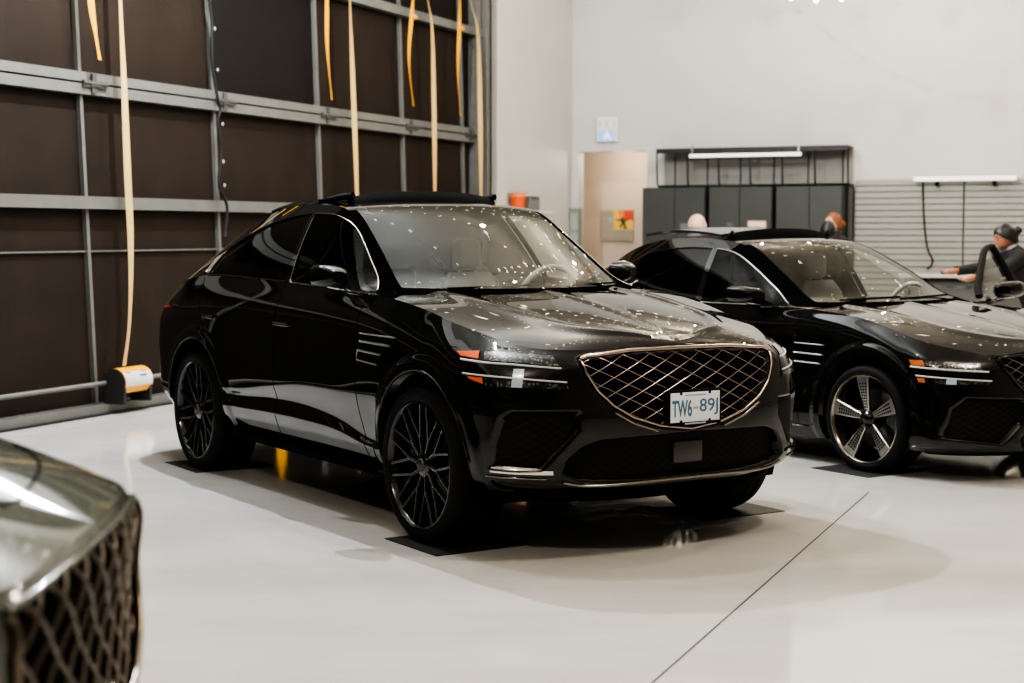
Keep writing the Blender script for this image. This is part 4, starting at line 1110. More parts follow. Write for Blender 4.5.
for m in mref:
    for z0, z1 in ((.085, 1.735), (1.84, 2.685), (2.868, 4.045), (4.145, 5.2)):
        V = []
        for b in (-.055, -.012):
            for a, z in ((m-.020+LEAN*z0, z0), (m+.020+LEAN*z0, z0), (m+.020+LEAN*z1, z1), (m-.020+LEAN*z1, z1)): V.append((a, b, z))
        dpart(MB().add(V, [(0, 1, 2, 3), (7, 6, 5, 4), (0, 4, 5, 1), (1, 5, 6, 2), (2, 6, 7, 3), (3, 7, 4, 0)]), 'door_mullion', GALV)
    h = MB().box((m-.19, .025, 2.745), (m+.13, .05, 2.80)); h.box((m-.10, .04, 2.755), (m+.04, .058, 2.79)); h.box((m-.07, .03, 2.70), (m-.01, .045, 2.86))
    h.tube([(m-.19, .05, 2.778), (m+.13, .05, 2.778)], .014, 8)
    dpart(h, 'door_hinge', pbr('dark_hinge_steel', (.09, .088, .08), rough=.5, metal=.5))
mb = MB().box((8.98, -.1, 0), (9.12, .05, 5.3)); mb.box((9.16, -.14, 0), (9.20, .12, 5.3))
struct(roomobj(mb, 'trim_1', GALV, at=(9.1, 0, 2)))
struct(roomobj(MB().box((9.2, -.2, 0), (9.56, -.02, 5.3)), 'trim_2', GALVD, at=(9.4, 0, 2)))
struct(roomobj(MB().box((9.56, -.2, 0), (9.75, -.08, 5.3)), 'trim_3', BLACKGAP, at=(9.65, 0, 2)))
# ------------------------------------------------------------------ straps and the cable on the door
PALE_S = pbr('pale_strap', (.54, .375, .15), rough=.7, noise=.12, nscale=5); ORANGE_S = pbr('orange_strap', (.68, .33, .010), rough=.6)
def strap(name, pts, b, w, mat, label, group=None, knot=None):
    q = herm([(a, z) for a, z in pts], 40)
    mb = MB(); P = []
    for i, (a, z) in enumerate(q):
        tw = .3*math.sin(i*.22)
        P.append([(a-w/2*math.cos(tw), b+w/2*math.sin(tw), z), (a+w/2*math.cos(tw), b-w/2*math.sin(tw), z)])
    P = np.array(P); mb.grid(P); mb.grid(P+[0, -.004, 0], flip=True)
    o = roomobj(mb, name, mat, None, True, at=(float(q[-1][0]), b, float(q[-1][1])))
    tag(o, label, 'strap', group)
    if knot:
        k = MB().lathe([(.001, -.05), (.03, -.04), (.042, 0), (.03, .04), (.001, .05)], 12, axis='x')
        k.v = [v*[1.2, .9, .8]+[knot[0]-q[-1][0], b-b, knot[1]-q[-1][1]] for v in k.v]
        for v in k.v: v[:, 1] *= -1
        kb = k.build('knot', mat, o)
    return o
GP, GO = 'pale long straps hanging in front of the sectional door', 'short orange straps hanging in front of the sectional door'
strap('hanging_strap', [(1.41, 5.25), (1.43, 3.495), (1.461, 2.829), (1.494, 1.985), (1.517, 1.559), (1.513, 1.131), (1.473, .703), (1.40, .40)], .15, .072, PALE_S, 'long pale strap hanging down to the yellow drum near the floor', GP)
strap('hanging_strap', [(5.42, 5.25), (5.448, 4.025), (5.503, 3.179), (5.577, 1.944), (5.60, .5)], .15, .072, PALE_S, 'long pale strap hanging between the third and fourth upright of the big door', GP)
strap('hanging_strap', [(7.22, 5.25), (7.36, 4.276), (7.453, 4.054), (7.514, 3.116), (7.533, 2.022), (7.54, .5)], .15, .078, PALE_S, 'long pale strap hanging just right of the fourth door upright', GP)
strap('hanging_strap', [(8.5, 5.25), (8.58, 4.434), (8.771, 4.15), (8.86, 3.218), (8.888, 2.015), (8.89, .5)], .15, .085, PALE_S, 'long pale strap hanging against the grey door jamb by the white wall', GP)
strap('short_strap', [(1.0, 5.25), (1.035, 3.443), (1.08, 3.205), (1.139, 2.965)], .15, .065, ORANGE_S, 'short orange strap end hanging beside the strap that reaches the drum', GO)
strap('short_strap', [(4.95, 5.25), (4.95, 3.959), (4.953, 3.442), (5.04, 2.93)], .15, .055, ORANGE_S, 'short orange strap without a knot hanging by the third door upright', GO)
strap('short_strap', [(6.93, 5.25), (6.963, 4.224), (6.93, 4.05), (6.853, 3.525), (6.964, 3.005)], .15, .06, ORANGE_S, 'short orange strap knotted at the top rail, beside the fourth door upright', GO, knot=(6.99, 4.03))
strap('short_strap', [(8.2, 5.25), (8.261, 4.395), (8.24, 4.05), (8.197, 3.473), (8.268, 2.976)], .15, .06, ORANGE_S, 'short orange strap knotted at the top rail, close to the door jamb', GO, knot=(8.29, 4.05))
o = roomobj(MB().box((3.93, .10, .52), (4.08, .14, .80), bev=.01).box((3.985, .115, .79), (4.025, .125, .95)), 'orange_tag', ORANGE_S, at=(4.0, .12, .52)); tag(o, 'orange tag on the big door, seen mirrored in the floor under the coupe SUV', 'tag')
o.children or MB().tube([(0, -.0, .38), (0, 0, 1.15)], .006, 6).build('tag_cord', BLACKGAP, o)
# drum the first strap is wound on
reel = roomthing('strap_drum', 'yellow and white label drum on a dark bracket at the foot of the big door', 'strap drum', None)
YEL = pbr('drum_yellow', (.72, .34, .008), rough=.5); LAB = pbr('drum_label_white', (.50, .50, .49), rough=.5); DARKP = pbr('dark_bracket', (.018, .018, .018), rough=.6)
def arc_strip(a0, a1, r, t0, t1, cz, cb):
    return np.array([[(a, cb+r*math.cos(t), cz+r*math.sin(t)) for t in np.linspace(t0, t1, 20)] for a in (a0, a1)])
mb = MB().grid(arc_strip(1.245, 1.63, .118, -.9, 2.6, .27, .16)); d0 = roomobj(mb, 'drum_cover', YEL, reel, True)
roomobj(MB().grid(arc_strip(1.25, 1.625, .120, -.30, .80, .27, .16)), 'drum_label', LAB, d0, True)
for a0, a1, t0, t1, cm in ((1.29, 1.35, .66, .78, (.6, .08, .04)), (1.45, 1.55, .35, .52, (.05, .07, .3)), (1.5, 1.58, .72, .82, (.55, .06, .03))):
    roomobj(MB().grid(arc_strip(a0, a1, .1215, t0, t1, .27, .16)), 'label_mark', pbr('label_ink_%d' % int(t0*100), cm, rough=.5), d0, True)
for a in (1.235, 1.60):
    mb = MB(); poly = [(.06, .085), (.06, .27)]+[(.16+.112*math.cos(t), .27+.112*math.sin(t)) for t in np.linspace(PI*.95, 0, 14)]+[(.26, .085)]
    mb.prism(poly, a, a+.03, 'x')
    roomobj(mb, 'drum_bracket', DARKP, reel)
# black cable with a few bulbs running down the second upright
cab = roomthing('light_cable', 'black cable with small bulbs running down the second door upright', 'light cable', None)
pts = herm([(2.75, 5.2), (2.792, 3.675), (2.864, 3.226), (2.903, 2.769), (2.985, 2.68), (2.941, 2.55), (2.951, 2.214), (2.97, 1.95), (3.03, 1.80), (3.05, 1.5)], 60)
roomobj(MB().tube([(a+.03*math.sin(i*.5), .12, z) for i, (a, z) in enumerate(pts)], .016, 6), 'cable', BLACKGAP, cab, True)
BULB = emis('fairy_bulb', (1, .86, .66), 16, sample=False)
CBULB = pbr('unlit_bulb', (.35, .35, .33), rough=.3)
for z in (3.42, 3.05, 2.55, 2.2, 1.98): 
    i = np.argmin(abs(pts[:, 1]-z)); roomobj(MB().lathe([(.001, -.02), (.013, 0), (.001, .02)], 8, axis='z', c=(pts[i, 0]+.03, .14, z)), 'bulb', CBULB, cab, True)
# ------------------------------------------------------------------ left wall shelf
SH = pbr('white_shelf', (.66, .65, .62), rough=.5)
o = roomobj(MB().box((9.95, .005, 1.80), (11.1, .26, 1.835), bev=.004).box((10.1, .005, 1.70), (10.13, .2, 1.80)).box((10.9, .005, 1.70), (10.93, .2, 1.80)), 'wall_shelf', SH, at=(10.5, 0, 1.8)); tag(o, 'white wall shelf behind the coupe roof, carrying an orange cup and grey box', 'shelf')
cup = roomobj(MB().lathe([(.001, .0), (.085, 0), (.11, .235), (.10, .235), (.078, .012), (.001, .012)], 28, axis='z', c=(10.16, .13, 1.836)), 'orange_cup', pbr('orange_plastic', (.72, .09, .015), rough=.35), smooth=True, angle=40, at=(10.16, .13, 1.836)); tag(cup, 'bright orange cup on the wall shelf behind the coupe roof', 'cup')
cl = MB().lathe([(.111, .17), (.113, .24), (.001, .242)], 28, axis='z'); cl.build('cup_rim', pbr('clear_orange', (.55, .16, .06), rough=.2), cup)
o = roomobj(MB().box((10.36, .03, 1.836), (10.70, .23, 2.03), bev=.006), 'grey_box', pbr('box_grey', (.17, .165, .155), rough=.6), at=(10.5, .13, 1.836)); tag(o, 'small grey box beside the orange cup on the wall shelf', 'box')
MB().box((-.14, -.10, .150), (.20, .10, .196), bev=.004).build('box_lid', pbr('box_lid_grey', (.22, .21, .20), rough=.6), o)
# ------------------------------------------------------------------ back wall
es = roomthing('exit_sign', 'small square white and blue running-figure exit sign above the passage', 'exit sign', None)
b0, b1, z0, z1 = .406, .733, 2.868, 3.236; aw = 12.55
roomobj(MB().box((aw-.05, b0, z0), (aw, b1, z1), bev=.008), 'sign_plate', pbr('sign_white', (.70, .71, .72), rough=.4), es)
roomobj(MB().box((aw-.056, b0+.03, z0+.015), (aw-.045, b1-.03, z0+.165)), 'sign_panel', emis('sign_blue', (.28, .45, .74), .55, False), es)
FIG = emis('sign_figure_white', (.9, .95, 1), .8, False)
fb, fz = (b0+b1)/2, z0+.09
fg = MB()
def sg_tube(p, r): fg.tube([(aw-.06, fb+q[0], fz+q[1]) for q in p], r, 6)
sg_tube([(0, .02), (.01, -.01)], .016); sg_tube([(.01, -.01), (.045, -.03), (.05, -.06)], .010); sg_tube([(.01, -.01), (-.02, -.04), (-.05, -.045)], .010)
sg_tube([(0, .025), (-.035, .01), (-.045, -.01)], .008); sg_tube([(.0, .025), (.04, .015)], .008)
fg.lathe([(.001, -.004), (.014, 0), (.001, .004)], 10, axis='x', c=(aw-.06, fb-.005, fz+.052))
roomobj(fg, 'sign_figure', FIG, es, True)
for b in (b0+.05, fb, b1-.05):
    fm = MB().box((aw-.053, b-.014, z0+.215), (aw-.049, b+.014, z0+.31)); roomobj(fm, 'sign_mark', pbr('sign_pale_grey', (.50, .52, .54), rough=.5), es)
# glass-fronted box at the passage edge
o = roomthing('wall_case', 'narrow grey-green glass-fronted case at the left edge of the passage', 'wall case', None)
roomobj(MB().box((12.42, .01, 1.25), (12.555, .155, 1.90), bev=.006), 'case_body', pbr('case_grey_green', (.20, .23, .20), rough=.4), o)
roomobj(MB().box((12.415, .03, 1.32), (12.422, .135, 1.82)), 'case_glass', pbr('case_glass_face', (.30, .34, .31), rough=.08), o)
roomobj(MB().box((12.41, .03, 1.55), (12.424, .135, 1.575)).box((12.405, .05, 1.83), (12.424, .11, 1.86)), 'case_bar', SATIN, o)
# poster in the passage
po = roomthing('wall_picture', 'small square picture with red and yellow sunburst and grey slats in the passage', 'picture', None)
pa, pb0, pb1, pz0, pz1 = 14.195, -.114, .424, 1.402, 1.892
roomobj(MB().box((pa-.03, pb0, pz0), (pa, pb1, pz1)), 'picture_canvas', pbr('picture_tan', (.40, .33, .20), rough=.7, noise=.2, nscale=20), po)
def pquad(name, pts, col, d):
    w, h = pb1-pb0, pz1-pz0
    roomobj(MB().add([(pa-.03-d, pb0+u*w, pz0+v*h) for u, v in pts], [tuple(range(len(pts)))]), name, pbr('picture_'+name, col, rough=.6), po)
pquad('yellow_field', [(.38, .36), (1, .36), (1, .98), (.38, .98)], (.78, .48, .09), .002)
pquad('red_field', [(.52, .98), (.72, .70), (1, .66), (1, .98)], (.62, .07, .03), .003)
pquad('orange_field', [(.52, .98), (.62, .64), (.72, .70), (.70, .98)], (.75, .25, .05), .004)
pquad('dark_figure', [(.42, .68), (.60, .70), (.70, .78), (.72, .68), (.90, .72), (.74, .60), (.80, .40), (.72, .38), (.68, .54), (.62, .42), (.58, .44), (.64, .62)], (.05, .055, .03), .005)
for k in range(5):
    v = .04+.19*k
    pquad('grey_slat', [(.02, v), (.40 if k > 1 else .98, v), (.40 if k > 1 else .98, v+.10), (.02, v+.10)], (.30, .29, .25), .003+.0004*k)
pquad('blue_patch', [(.22, .62), (.36, .62), (.36, .74), (.22, .74)], (.30, .38, .42), .006)
# wire rack
rk = roomthing('wire_rack', 'long black wire wall rack with grey mesh back above the dark cabinets', 'wall rack', None)
BW = pbr('black_wire', (.008, .008, .008), rough=.45)
f0, f1 = 12.15, 12.53; B0, B1 = 1.45, 4.18
ztop = lambda b: 2.69+.022*(b-B0)/(B1-B0)*1.5; zbot = lambda b: 2.19+.03*(b-B0)/(B1-B0)
mb = MB().box((f0, B0, 2.70), (f1, B1, 2.725))
mb.box((f0-.01, B0-.01, 2.66), (f0+.02, B1+.01, 2.73))
roomobj(mb, 'rack_top', BW, rk)
for k, b in enumerate(np.linspace(B0, B1, 7)):
    P = herm([(f0, b, 2.69), (f0+.01, b, 2.45), (f0+.04, b, 2.23), (f0+.09, b, 2.20), (f1, b, 2.20)], 20)
    roomobj(MB().tube(P, .013, 6), 'rack_wire', BW, rk, True)
for k, b in enumerate(np.linspace(B0+.16, B1-.14, 6)): roomobj(MB().tube([(f1-.01, b, 2.70), (f1-.01, b, 2.20)], .010, 6), 'rack_back_wire', BW, rk, True)
for z, a in ((2.20, f0+.08), (2.20, f1-.01)): roomobj(MB().tube([(a, B0, z), (a, B1, z)], .014, 6), 'rack_rail', BW, rk, True)
m, nt, b_ = newmat('rack_mesh'); b_.inputs['Base Color'].default_value = (.32, .31, .29, 1); b_.inputs['Roughness'].default_value = .7; b_.inputs['Alpha'].default_value = .72
roomobj(MB().box((f1-.006, B0, 2.21), (f1-.004, B1, 2.70)), 'rack_mesh', m, rk)
o = roomthing('tube_lamp', 'white tube lamp fixed along the front of the wire rack', 'tube lamp', None)
roomobj(MB().box((f0-.075, 1.95, 2.592), (f0-.032, 3.55, 2.64), bev=.01), 'lamp_tube', emis('tube_white', (.95, .95, .92), .75, False), o)
for b in (1.99, 3.51): roomobj(MB().box((f0-.05, b-.012, 2.62), (f0-.036, b+.012, 2.78)), 'lamp_clip', SATIN, o)
# dark cabinets
CAB = pbr('dark_grey_cabinet', (.034, .037, .035), rough=.55, noise=.1, nscale=6); CABD = pbr('dark_grey_door', (.038, .042, .039), rough=.5, noise=.1, nscale=5)
names = ['tall dark grey cabinet nearest the passage', 'tall dark grey cabinet in the middle of the row of three', 'tall dark grey cabinet beside the slatted panel']
for (b0, b1, bs), nm in zip(((1.265, 2.195, 1.75), (2.25, 3.155, 2.70), (3.21, 4.13, 3.68)), names):
    o = roomthing('tall_cabinet', nm, 'cabinet', None, 'tall dark cabinets under the wire rack')
    roomobj(MB().box((12.07, b0, 0), (12.555, b1, 2.175)), 'cabinet_body', CAB, o)
    for q0, q1, hs in ((b0+.008, bs-.004, 1), (bs+.004, b1-.008, -1)):
        dr_ = roomobj(MB().box((12.045, q0, .06), (12.069, q1, 2.165), bev=.004), 'cabinet_door', CABD, o)
        hb = q1-.05 if hs > 0 else q0+.05
        roomobj(MB().tube([(12.02, hb, 1.05), (12.02, hb, 1.30)], .009, 8).box((12.02, hb-.008, 1.05), (12.05, hb+.008, 1.07)).box((12.02, hb-.008, 1.28), (12.05, hb+.008, 1.30)), 'door_handle', SATIN, dr_, True)
o = roomobj(MB().box((12.36, 4.145, 0), (12.555, 4.20, 2.17), bev=.004), 'cabinet_end_panel', pbr('end_panel', (.060, .062, .060), rough=.5), at=(12.3, 4.2, 0)); tag(o, 'narrow dark upright panel between the cabinets and the slatted panel', 'panel')
for (b0, b1, z0, z1, col, lb, mk) in ((2.82, 3.078, 1.48, 1.698, (.66, .42, .36), 'pink and white notice stuck on the middle cabinet door', True), (2.519, 2.60, 1.60, 1.675, (.09, .10, .11), 'small blue-grey label on the middle cabinet', False), (1.84, 1.98, 1.58, 1.665, (.13, .135, .13), 'small grey label on the cabinet nearest the passage', False)):
    o = roomobj(MB().box((12.038, b0, z0), (12.044, b1, z1)), 'cabinet_notice', pbr('notice_%d' % int(b0*100), col, rough=.6), at=(12.04, (b0+b1)/2, z0)); tag(o, lb, 'notice')
    if mk:
        roomobj(MB().box((12.036, b0+.02, z1-.07), (12.039, b1-.02, z1-.02)), 'notice_stripe', pbr('notice_white', (.70, .62, .56), rough=.6), None, at=(0, 0, 0)).parent = o
        st = o.children[0]; st.matrix_parent_inverse = o.matrix_world.inverted()
        rd = roomobj(MB().prism([(b_ , z_) for b_, z_ in [((b0+b1)/2+.075*math.cos(t), z0+.07+.065*math.sin(t)) for t in np.linspace(0, PI, 12)]], 12.036, 12.039, 'x'), 'notice_arch', pbr('notice_red', (.34, .07, .04), rough=.6), None, at=(0, 0, 0))
        rd.parent = o; rd.matrix_parent_inverse = o.matrix_world.inverted()
# slatted panel
SL = pbr('slat_grey', (.28, .28, .255), rough=.5, noise=.06, nscale=3); SLD = pbr('slat_groove', (.10, .098, .09), rough=.7)
def slat(b0, b1, label):
    o = roomthing('slat_panel', label, 'slatted wall panel', None)
    roomobj(MB().box((12.53, b0, .2), (12.556, b1, 2.24)), 'panel_back', SLD, o)
    mb = MB(); z = .22
    while z < 2.2:
        mb.box((12.505, b0+.012, z), (12.532, b1-.012, z+.0705)); z += .0855
    roomobj(mb, 'panel_slats', SL, o)
slat(4.21, 5.681, 'grey slatted wall panel next to the cabinet end panel')
slat(5.685, 9.4, 'grey slatted wall panel behind the woman in black')
o = roomthing('strip_lamp', 'long white strip lamp at the top of the slatted panel', 'strip lamp', None)
roomobj(MB().box((12.36, 5.03, 2.228), (12.44, 6.37, 2.29), bev=.012), 'lamp_body', emis('strip_white', (.92, .92, .88), .55, False), o)
for b in (5.33, 6.08): roomobj(MB().box((12.42, b-.02, 2.16), (12.505, b+.02, 2.235)), 'lamp_bracket', MATTE, o)
q = herm([(5.14, 2.23), (5.145, 2.0), (5.177, 1.57), (5.222, 1.299), (5.285, 1.16), (5.27, 1.09), (5.213, 1.04)], 40)
o = roomobj(MB().tube([(12.47, b, z) for b, z in q], .011, 6), 'lamp_cord', BLACKGAP, smooth=True, at=(12.47, 5.2, 1.04)); tag(o, 'thin black cord hanging from the strip lamp down the slatted panel', 'cord')
# workbench
wb = roomthing('work_bench', 'long workbench with pale top and dark front below the slatted panel', 'workbench', None)
roomobj(MB().box((11.55, 5.0, .945), (12.45, 9.2, .99), bev=.006), 'bench_top', pbr('bench_pale_top', (.46, .45, .42), rough=.4), wb)
roomobj(MB().box((11.75, 5.1, .02), (12.4, 9.1, .945)), 'bench_carcass', pbr('bench_dark', (.014, .014, .014), rough=.6), wb)
for b in (5.08, 6.35, 7.65, 9.08): roomobj(MB().box((11.6, b-.03, 0), (11.66, b+.03, .945)), 'leg', GALVD, wb)
for b in (5.25, 6.5, 7.8): 
    d_ = roomobj(MB().box((11.735, b, .52), (11.75, b+1.0, .90), bev=.004), 'bench_drawer', pbr('drawer_grey', (.10, .10, .095), rough=.5), wb)
    roomobj(MB().tube([(11.72, b+.35, .82), (11.72, b+.65, .82)], .010, 6), 'drawer_handle', SATIN, d_, True)
o = roomthing('bench_tool', 'small black hand tool lying on the workbench top', 'tool', None)
roomobj(MB().box((11.6, 5.52, .991), (11.7, 5.70, 1.035), bev=.015), 'tool_body', MATTE, o); roomobj(MB().tube([(11.65, 5.66, 1.02), (11.65, 5.72, 1.09)], .02, 8), 'tool_handle', MATTE, o, True)
o = roomobj(MB().box((11.7, 6.45, .991), (12.1, 7.0, 1.10), bev=.01), 'white_case', pbr('case_white', (.55, .55, .52), rough=.4), at=(11.9, 6.7, .991)); tag(o, 'flat white case on the workbench beside the woman', 'case')
# ------------------------------------------------------------------ black rubber mats under the tyres
MAT = pbr('black_rubber_mat', (.010, .010, .0095), rough=.7)
def mat(car_o, car_yaw, cx, cy, w, h, label):
    c, s = math.cos(car_yaw), math.sin(car_yaw)
    o = MB().box((-w/2, -h/2, 0), (w/2, h/2, .004)).build('floor_mat', MAT, smooth=False)
    o.location = (car_o[0]+cx*c-cy*s, car_o[1]+cx*s+cy*c, .0005); o.rotation_euler = (0, 0, car_yaw)
    tag(o, label, 'floor mat', 'black mats under the car tyres')
hy_ = R_(-57.34); ho = (.371, 8.386)
mat(ho, hy_, .07, -.815, .52, .53, 'square black mat under the near front tyre of the coupe SUV')
mat(ho, hy_, .03, .88, .54, .56, 'square black mat under the far front tyre of the coupe SUV')
mat(ho, hy_, -3.08, -.78, .56, .54, 'square black mat under the near rear tyre of the coupe SUV')
so, sy = (3.0313, 10.7388), -.97215
mat(so, sy, -.06, -.83, .50, .52, 'square black mat under the visible front tyre of the sedan')
# ------------------------------------------------------------------ floor joints
jm = pbr('floor_joint', (.03, .028, .026), rough=.8)
def joint(p, q, w, name):
    p, q = np.array(p, float), np.array(q, float); t = (q-p)/np.linalg.norm(q-p); n = np.array([-t[1], t[0]])*w/2
    o = MB().add([(*(p+n), .0012), (*(p-n), .0012), (*(q-n), .0012), (*(q+n), .0012)], [(0, 1, 2, 3)]).build(name, jm, smooth=False); struct(o)
joint((-.4, 3.22), (2.12, 9.42), .009, 'floor_joint')
joint((-6.5, 5.0), (-2.9, 13.9), .006, 'floor_joint')
# ------------------------------------------------------------------ strings of small bulbs under the ceiling
bulb_me = None
def light_string(p, q, sag, n, label):
    global bulb_me
    p, q = np.array(p, float), np.array(q, float)
    mid = (p+q)/2
    o = thing('string_lights', label, 'string lights', tuple(p), 0, 'strings of warm bulbs slung under the ceiling')
    t = np.linspace(0, 1, 60); P = p+(q-p)*t[:, None]; P[:, 2] -= 4*sag*t*(1-t)
    MB().tube(P-p, .007, 5).build('cable', BLACKGAP, o)
    if bulb_me is None:
        b = MB().lathe([(.001, -.030), (.018, -.024), (.025, -.006), (.019, .012), (.008, .022), (.001, .024)], 12, axis='z').build('bulb', BULB); bulb_me = b.data; bpy.data.objects.remove(b)
    for k in range(n):
        s = (k+.5)/n; c = p+(q-p)*s; c[2] -= 4*sag*s*(1-s)
        b = bpy.data.objects.new('bulb', bulb_me); C.objects.link(b); b.parent = o; b.location = c-p-np.array([0, 0, .03])
random.seed(11)
def W2(a, b, z): return RW(a, b, z)
# the one whose lowest bulbs show at the top edge of the picture
_A = np.array([3.66, 18.2, 0]); _t = np.array([.93, -.37, 0])
light_string(tuple(_A-_t*2.1+[0, 0, 5.18]), tuple(_A+_t*1.9+[0, 0, 5.18]), 1.0, 14, 'string of warm bulbs whose lowest bulbs dip into the top of the view')
NM = ['first', 'second', 'third', 'fourth', 'fifth', 'sixth', 'seventh', 'eighth', 'ninth', 'tenth', 'eleventh']
for i, a in enumerate((-7.5, -5, -2.5, 0, 2, 4, 6, 8, 10)):
    light_string(W2(a, .3, 6.1), W2(a+2.2, 15.8, 6.1), .55+.25*(i % 3), 58, 'string of warm bulbs under the ceiling, %s across the hall from its front wall' % NM[i])
for i, b in enumerate((3.2, 8.0)):
    light_string(W2(-12, b, 6.3), W2(12, b+2.5, 6.3), .6, 80, 'string of warm bulbs running lengthwise under the ceiling, %s the big door' % ('nearer' if i == 0 else 'farther from'))
# ------------------------------------------------------------------ people
SKINM = pbr('skin', (.50, .29, .20), rough=.5); SKINR = pbr('skin_warm', (.36, .15, .085), rough=.5); SKINP = pbr('skin_pale', (.62, .40, .30), rough=.45)
HAIRK = pbr('black_hair', (.010, .009, .008), rough=.45); HAIRA = pbr('auburn_hair', (.20, .065, .022), rough=.5, noise=.5, nscale=40)
CLOTHK = pbr('black_cloth', (.010, .010, .0105), rough=.75); CLOTHG = pbr('grey_cloth', (.10, .10, .10), rough=.8); TROUS = pbr('dark_trousers', (.020, .022, .028), rough=.8)
EYE = pbr('eye_dark', (.02, .015, .01), rough=.2); LIPM = pbr('lips', (.38, .13, .10), rough=.5)
def person(name, label, loc, rz, H, skin, top_m, joints, hands, head_tilt=0., hair=None, bun=False, collar=None):
    """joints: dict of joint -> (x fwd, y left, z); one skinned surface plus head, remeshed to a single body"""
    root = thing(name, label, 'person', loc, rz)
    J = joints; k = H/1.7
    order = [('pelvis', None, .125), ('waist', 'pelvis', .115), ('chest', 'waist', .135), ('neckbase', 'chest', .085), ('neck', 'neckbase', .052), ('headc', 'neck', .05)]
    for s in 'LR':
        order += [('shoulder'+s, 'neckbase', .062), ('elbow'+s, 'shoulder'+s, .043), ('wrist'+s, 'elbow'+s, .030), ('palm'+s, 'wrist'+s, .034),
                  ('hip'+s, 'pelvis', .095), ('knee'+s, 'hip'+s, .062), ('ankle'+s, 'knee'+s, .044), ('toe'+s, 'ankle'+s, .036)]
    names = [o[0] for o in order]
    vs = [tuple(np.array(J[n])*k) for n in names]
    es_ = [(names.index(p), i) for i, (n, p, r) in enumerate(order) if p]
    rad = [r*k for n, p, r in order]
    # fingers
    for s in 'LR':
        pw, pp = np.array(J['wrist'+s])*k, np.array(J['palm'+s])*k
        f = pp-pw; f /= np.linalg.norm(f)+1e-9
        lat = np.array(hands[s][:3], float); lat -= f*(lat@f); lat /= np.linalg.norm(lat)+1e-9
        dn = np.cross(f, lat)
        base = len(vs)
        for i, (off, L) in enumerate(((-.030, .062), (-.010, .074), (.010, .069), (.028, .052))):
            r0 = pp+lat*off*k; a = r0+f*.03*k; b = a+(f*.8+dn*.35)*L*.5*k; c = b+(f*.5+dn*.75)*L*.5*k
            st = len(vs)
            vs += [tuple(a), tuple(b), tuple(c)]; rad += [.0095*k, .0088*k, .0075*k]
            es_ += [(names.index('palm'+s), st), (st, st+1), (st+1, st+2)]
        st = len(vs); a = pw+f*.03*k-lat*.03*k; b = a+(f*.6-lat*.7)*.045*k
        vs += [tuple(a), tuple(b)]; rad += [.012*k, .010*k]; es_ += [(names.index('palm'+s), st), (st, st+1)]
    me = bpy.data.meshes.new('body'); me.from_pydata(vs, es_, []); ob = bpy.data.objects.new('body', me); C.objects.link(ob)
    md = ob.modifiers.new('s', 'SKIN'); md.use_smooth_shade = True
    sv = me.skin_vertices[0].data
    for i, r in enumerate(rad): sv[i].radius = (r, r)
    # flatter torso
    for n, w in (('pelvis', 1.2), ('waist', 1.12), ('chest', 1.2)): sv[names.index(n)].radius = (rad[names.index(n)]*w, rad[names.index(n)]*.85)
    sv[0].use_root = True
    ob.modifiers.new('u', 'SUBSURF').levels = 2
    dg = bpy.context.evaluated_depsgraph_get(); bm_me = bpy.data.meshes.new_from_object(ob.evaluated_get(dg))
    bv = np.array([v.co[:] for v in bm_me.vertices]); bf = [tuple(p.vertices) for p in bm_me.polygons]
    bpy.data.objects.remove(ob)
    import bmesh
    bq = bmesh.new(); bq.from_mesh(bm_me); bmesh.ops.holes_fill(bq, edges=[e for e in bq.edges if len(e.link_faces) < 2]); bmesh.ops.recalc_face_normals(bq, faces=bq.faces[:]); bq.verts.index_update()
    bv = np.array([v.co[:] for v in bq.verts]); bf = [tuple(v.index for v in f.verts) for f in bq.faces]; bq.free()
    # head
    hc = np.array(J['headc'])*k; mb = MB().add(bv, bf)
    nu, nv = 36, 26; P = np.empty((nu, nv, 3))
    for i in range(nu):
        for j in range(nv):
            a = 2*PI*i/nu; t = PI*j/(nv-1)
            x, y, z = math.sin(t)*math.cos(a), math.sin(t)*math.sin(a), math.cos(t)
            X, Y, Z = .098*x, .076*y, .118*z
            if z < 0: Y *= 1-.28*z*z; X *= (1-.12*z*z); X += .014*(-z)*(x > -.2)
            if x < 0: X *= 1.06
            X += .020*math.exp(-((y/.20)**2+((z+.12)/.20)**2))*(x > 0)      # nose
            X += .004*math.exp(-((y/.5)**2+((z-.15)/.1)**2))*(x > 0)         # brow
            X -= .007*math.exp(-(((abs(y)-.38)/.15)**2+((z-.02)/.10)**2))*(x > 0)
            X += .006*math.exp(-((y/.3)**2+((z+.42)/.07)**2))*(x > 0)
            P[i, j] = (X, Y, Z)
    ct, st = math.cos(head_tilt), math.sin(head_tilt)
    RT = np.array([[ct, 0, st], [0, 1, 0], [-st, 0, ct]])
    def hd(Q): return (np.asarray(Q)*k)@RT.T+hc
    mb.grid(hd(P), closeu=True)
    for s in (-1, 1):                                            # ears
        E = np.array([[(-.008+.016*math.cos(q)*r, s*(.076+.010*math.sin(PI*r)), -.005+.030*math.sin(q)*r) for q in np.linspace(0, 2*PI, 14, endpoint=False)] for r in (.15, .6, 1., .7)])
        mb.grid(hd(E), closev=True)
    tmp = mb.build('body', skin, root)
    rm = tmp.modifiers.new('r', 'REMESH'); rm.mode = 'VOXEL'; rm.voxel_size = .0085; rm.use_smooth_shade = True
    for vs_ in (.0085, .0095, .0078, .011, .007, .0125):
        rm.voxel_size = vs_
        dg = bpy.context.evaluated_depsgraph_get(); m2 = bpy.data.meshes.new_from_object(tmp.evaluated_get(dg))
        if sum(p.area for p in m2.polygons) > .8*k*k: break
    old = tmp.data; tmp.modifiers.clear(); tmp.data = m2; m2.materials.clear(); m2.materials.append(skin)
    body = tmp
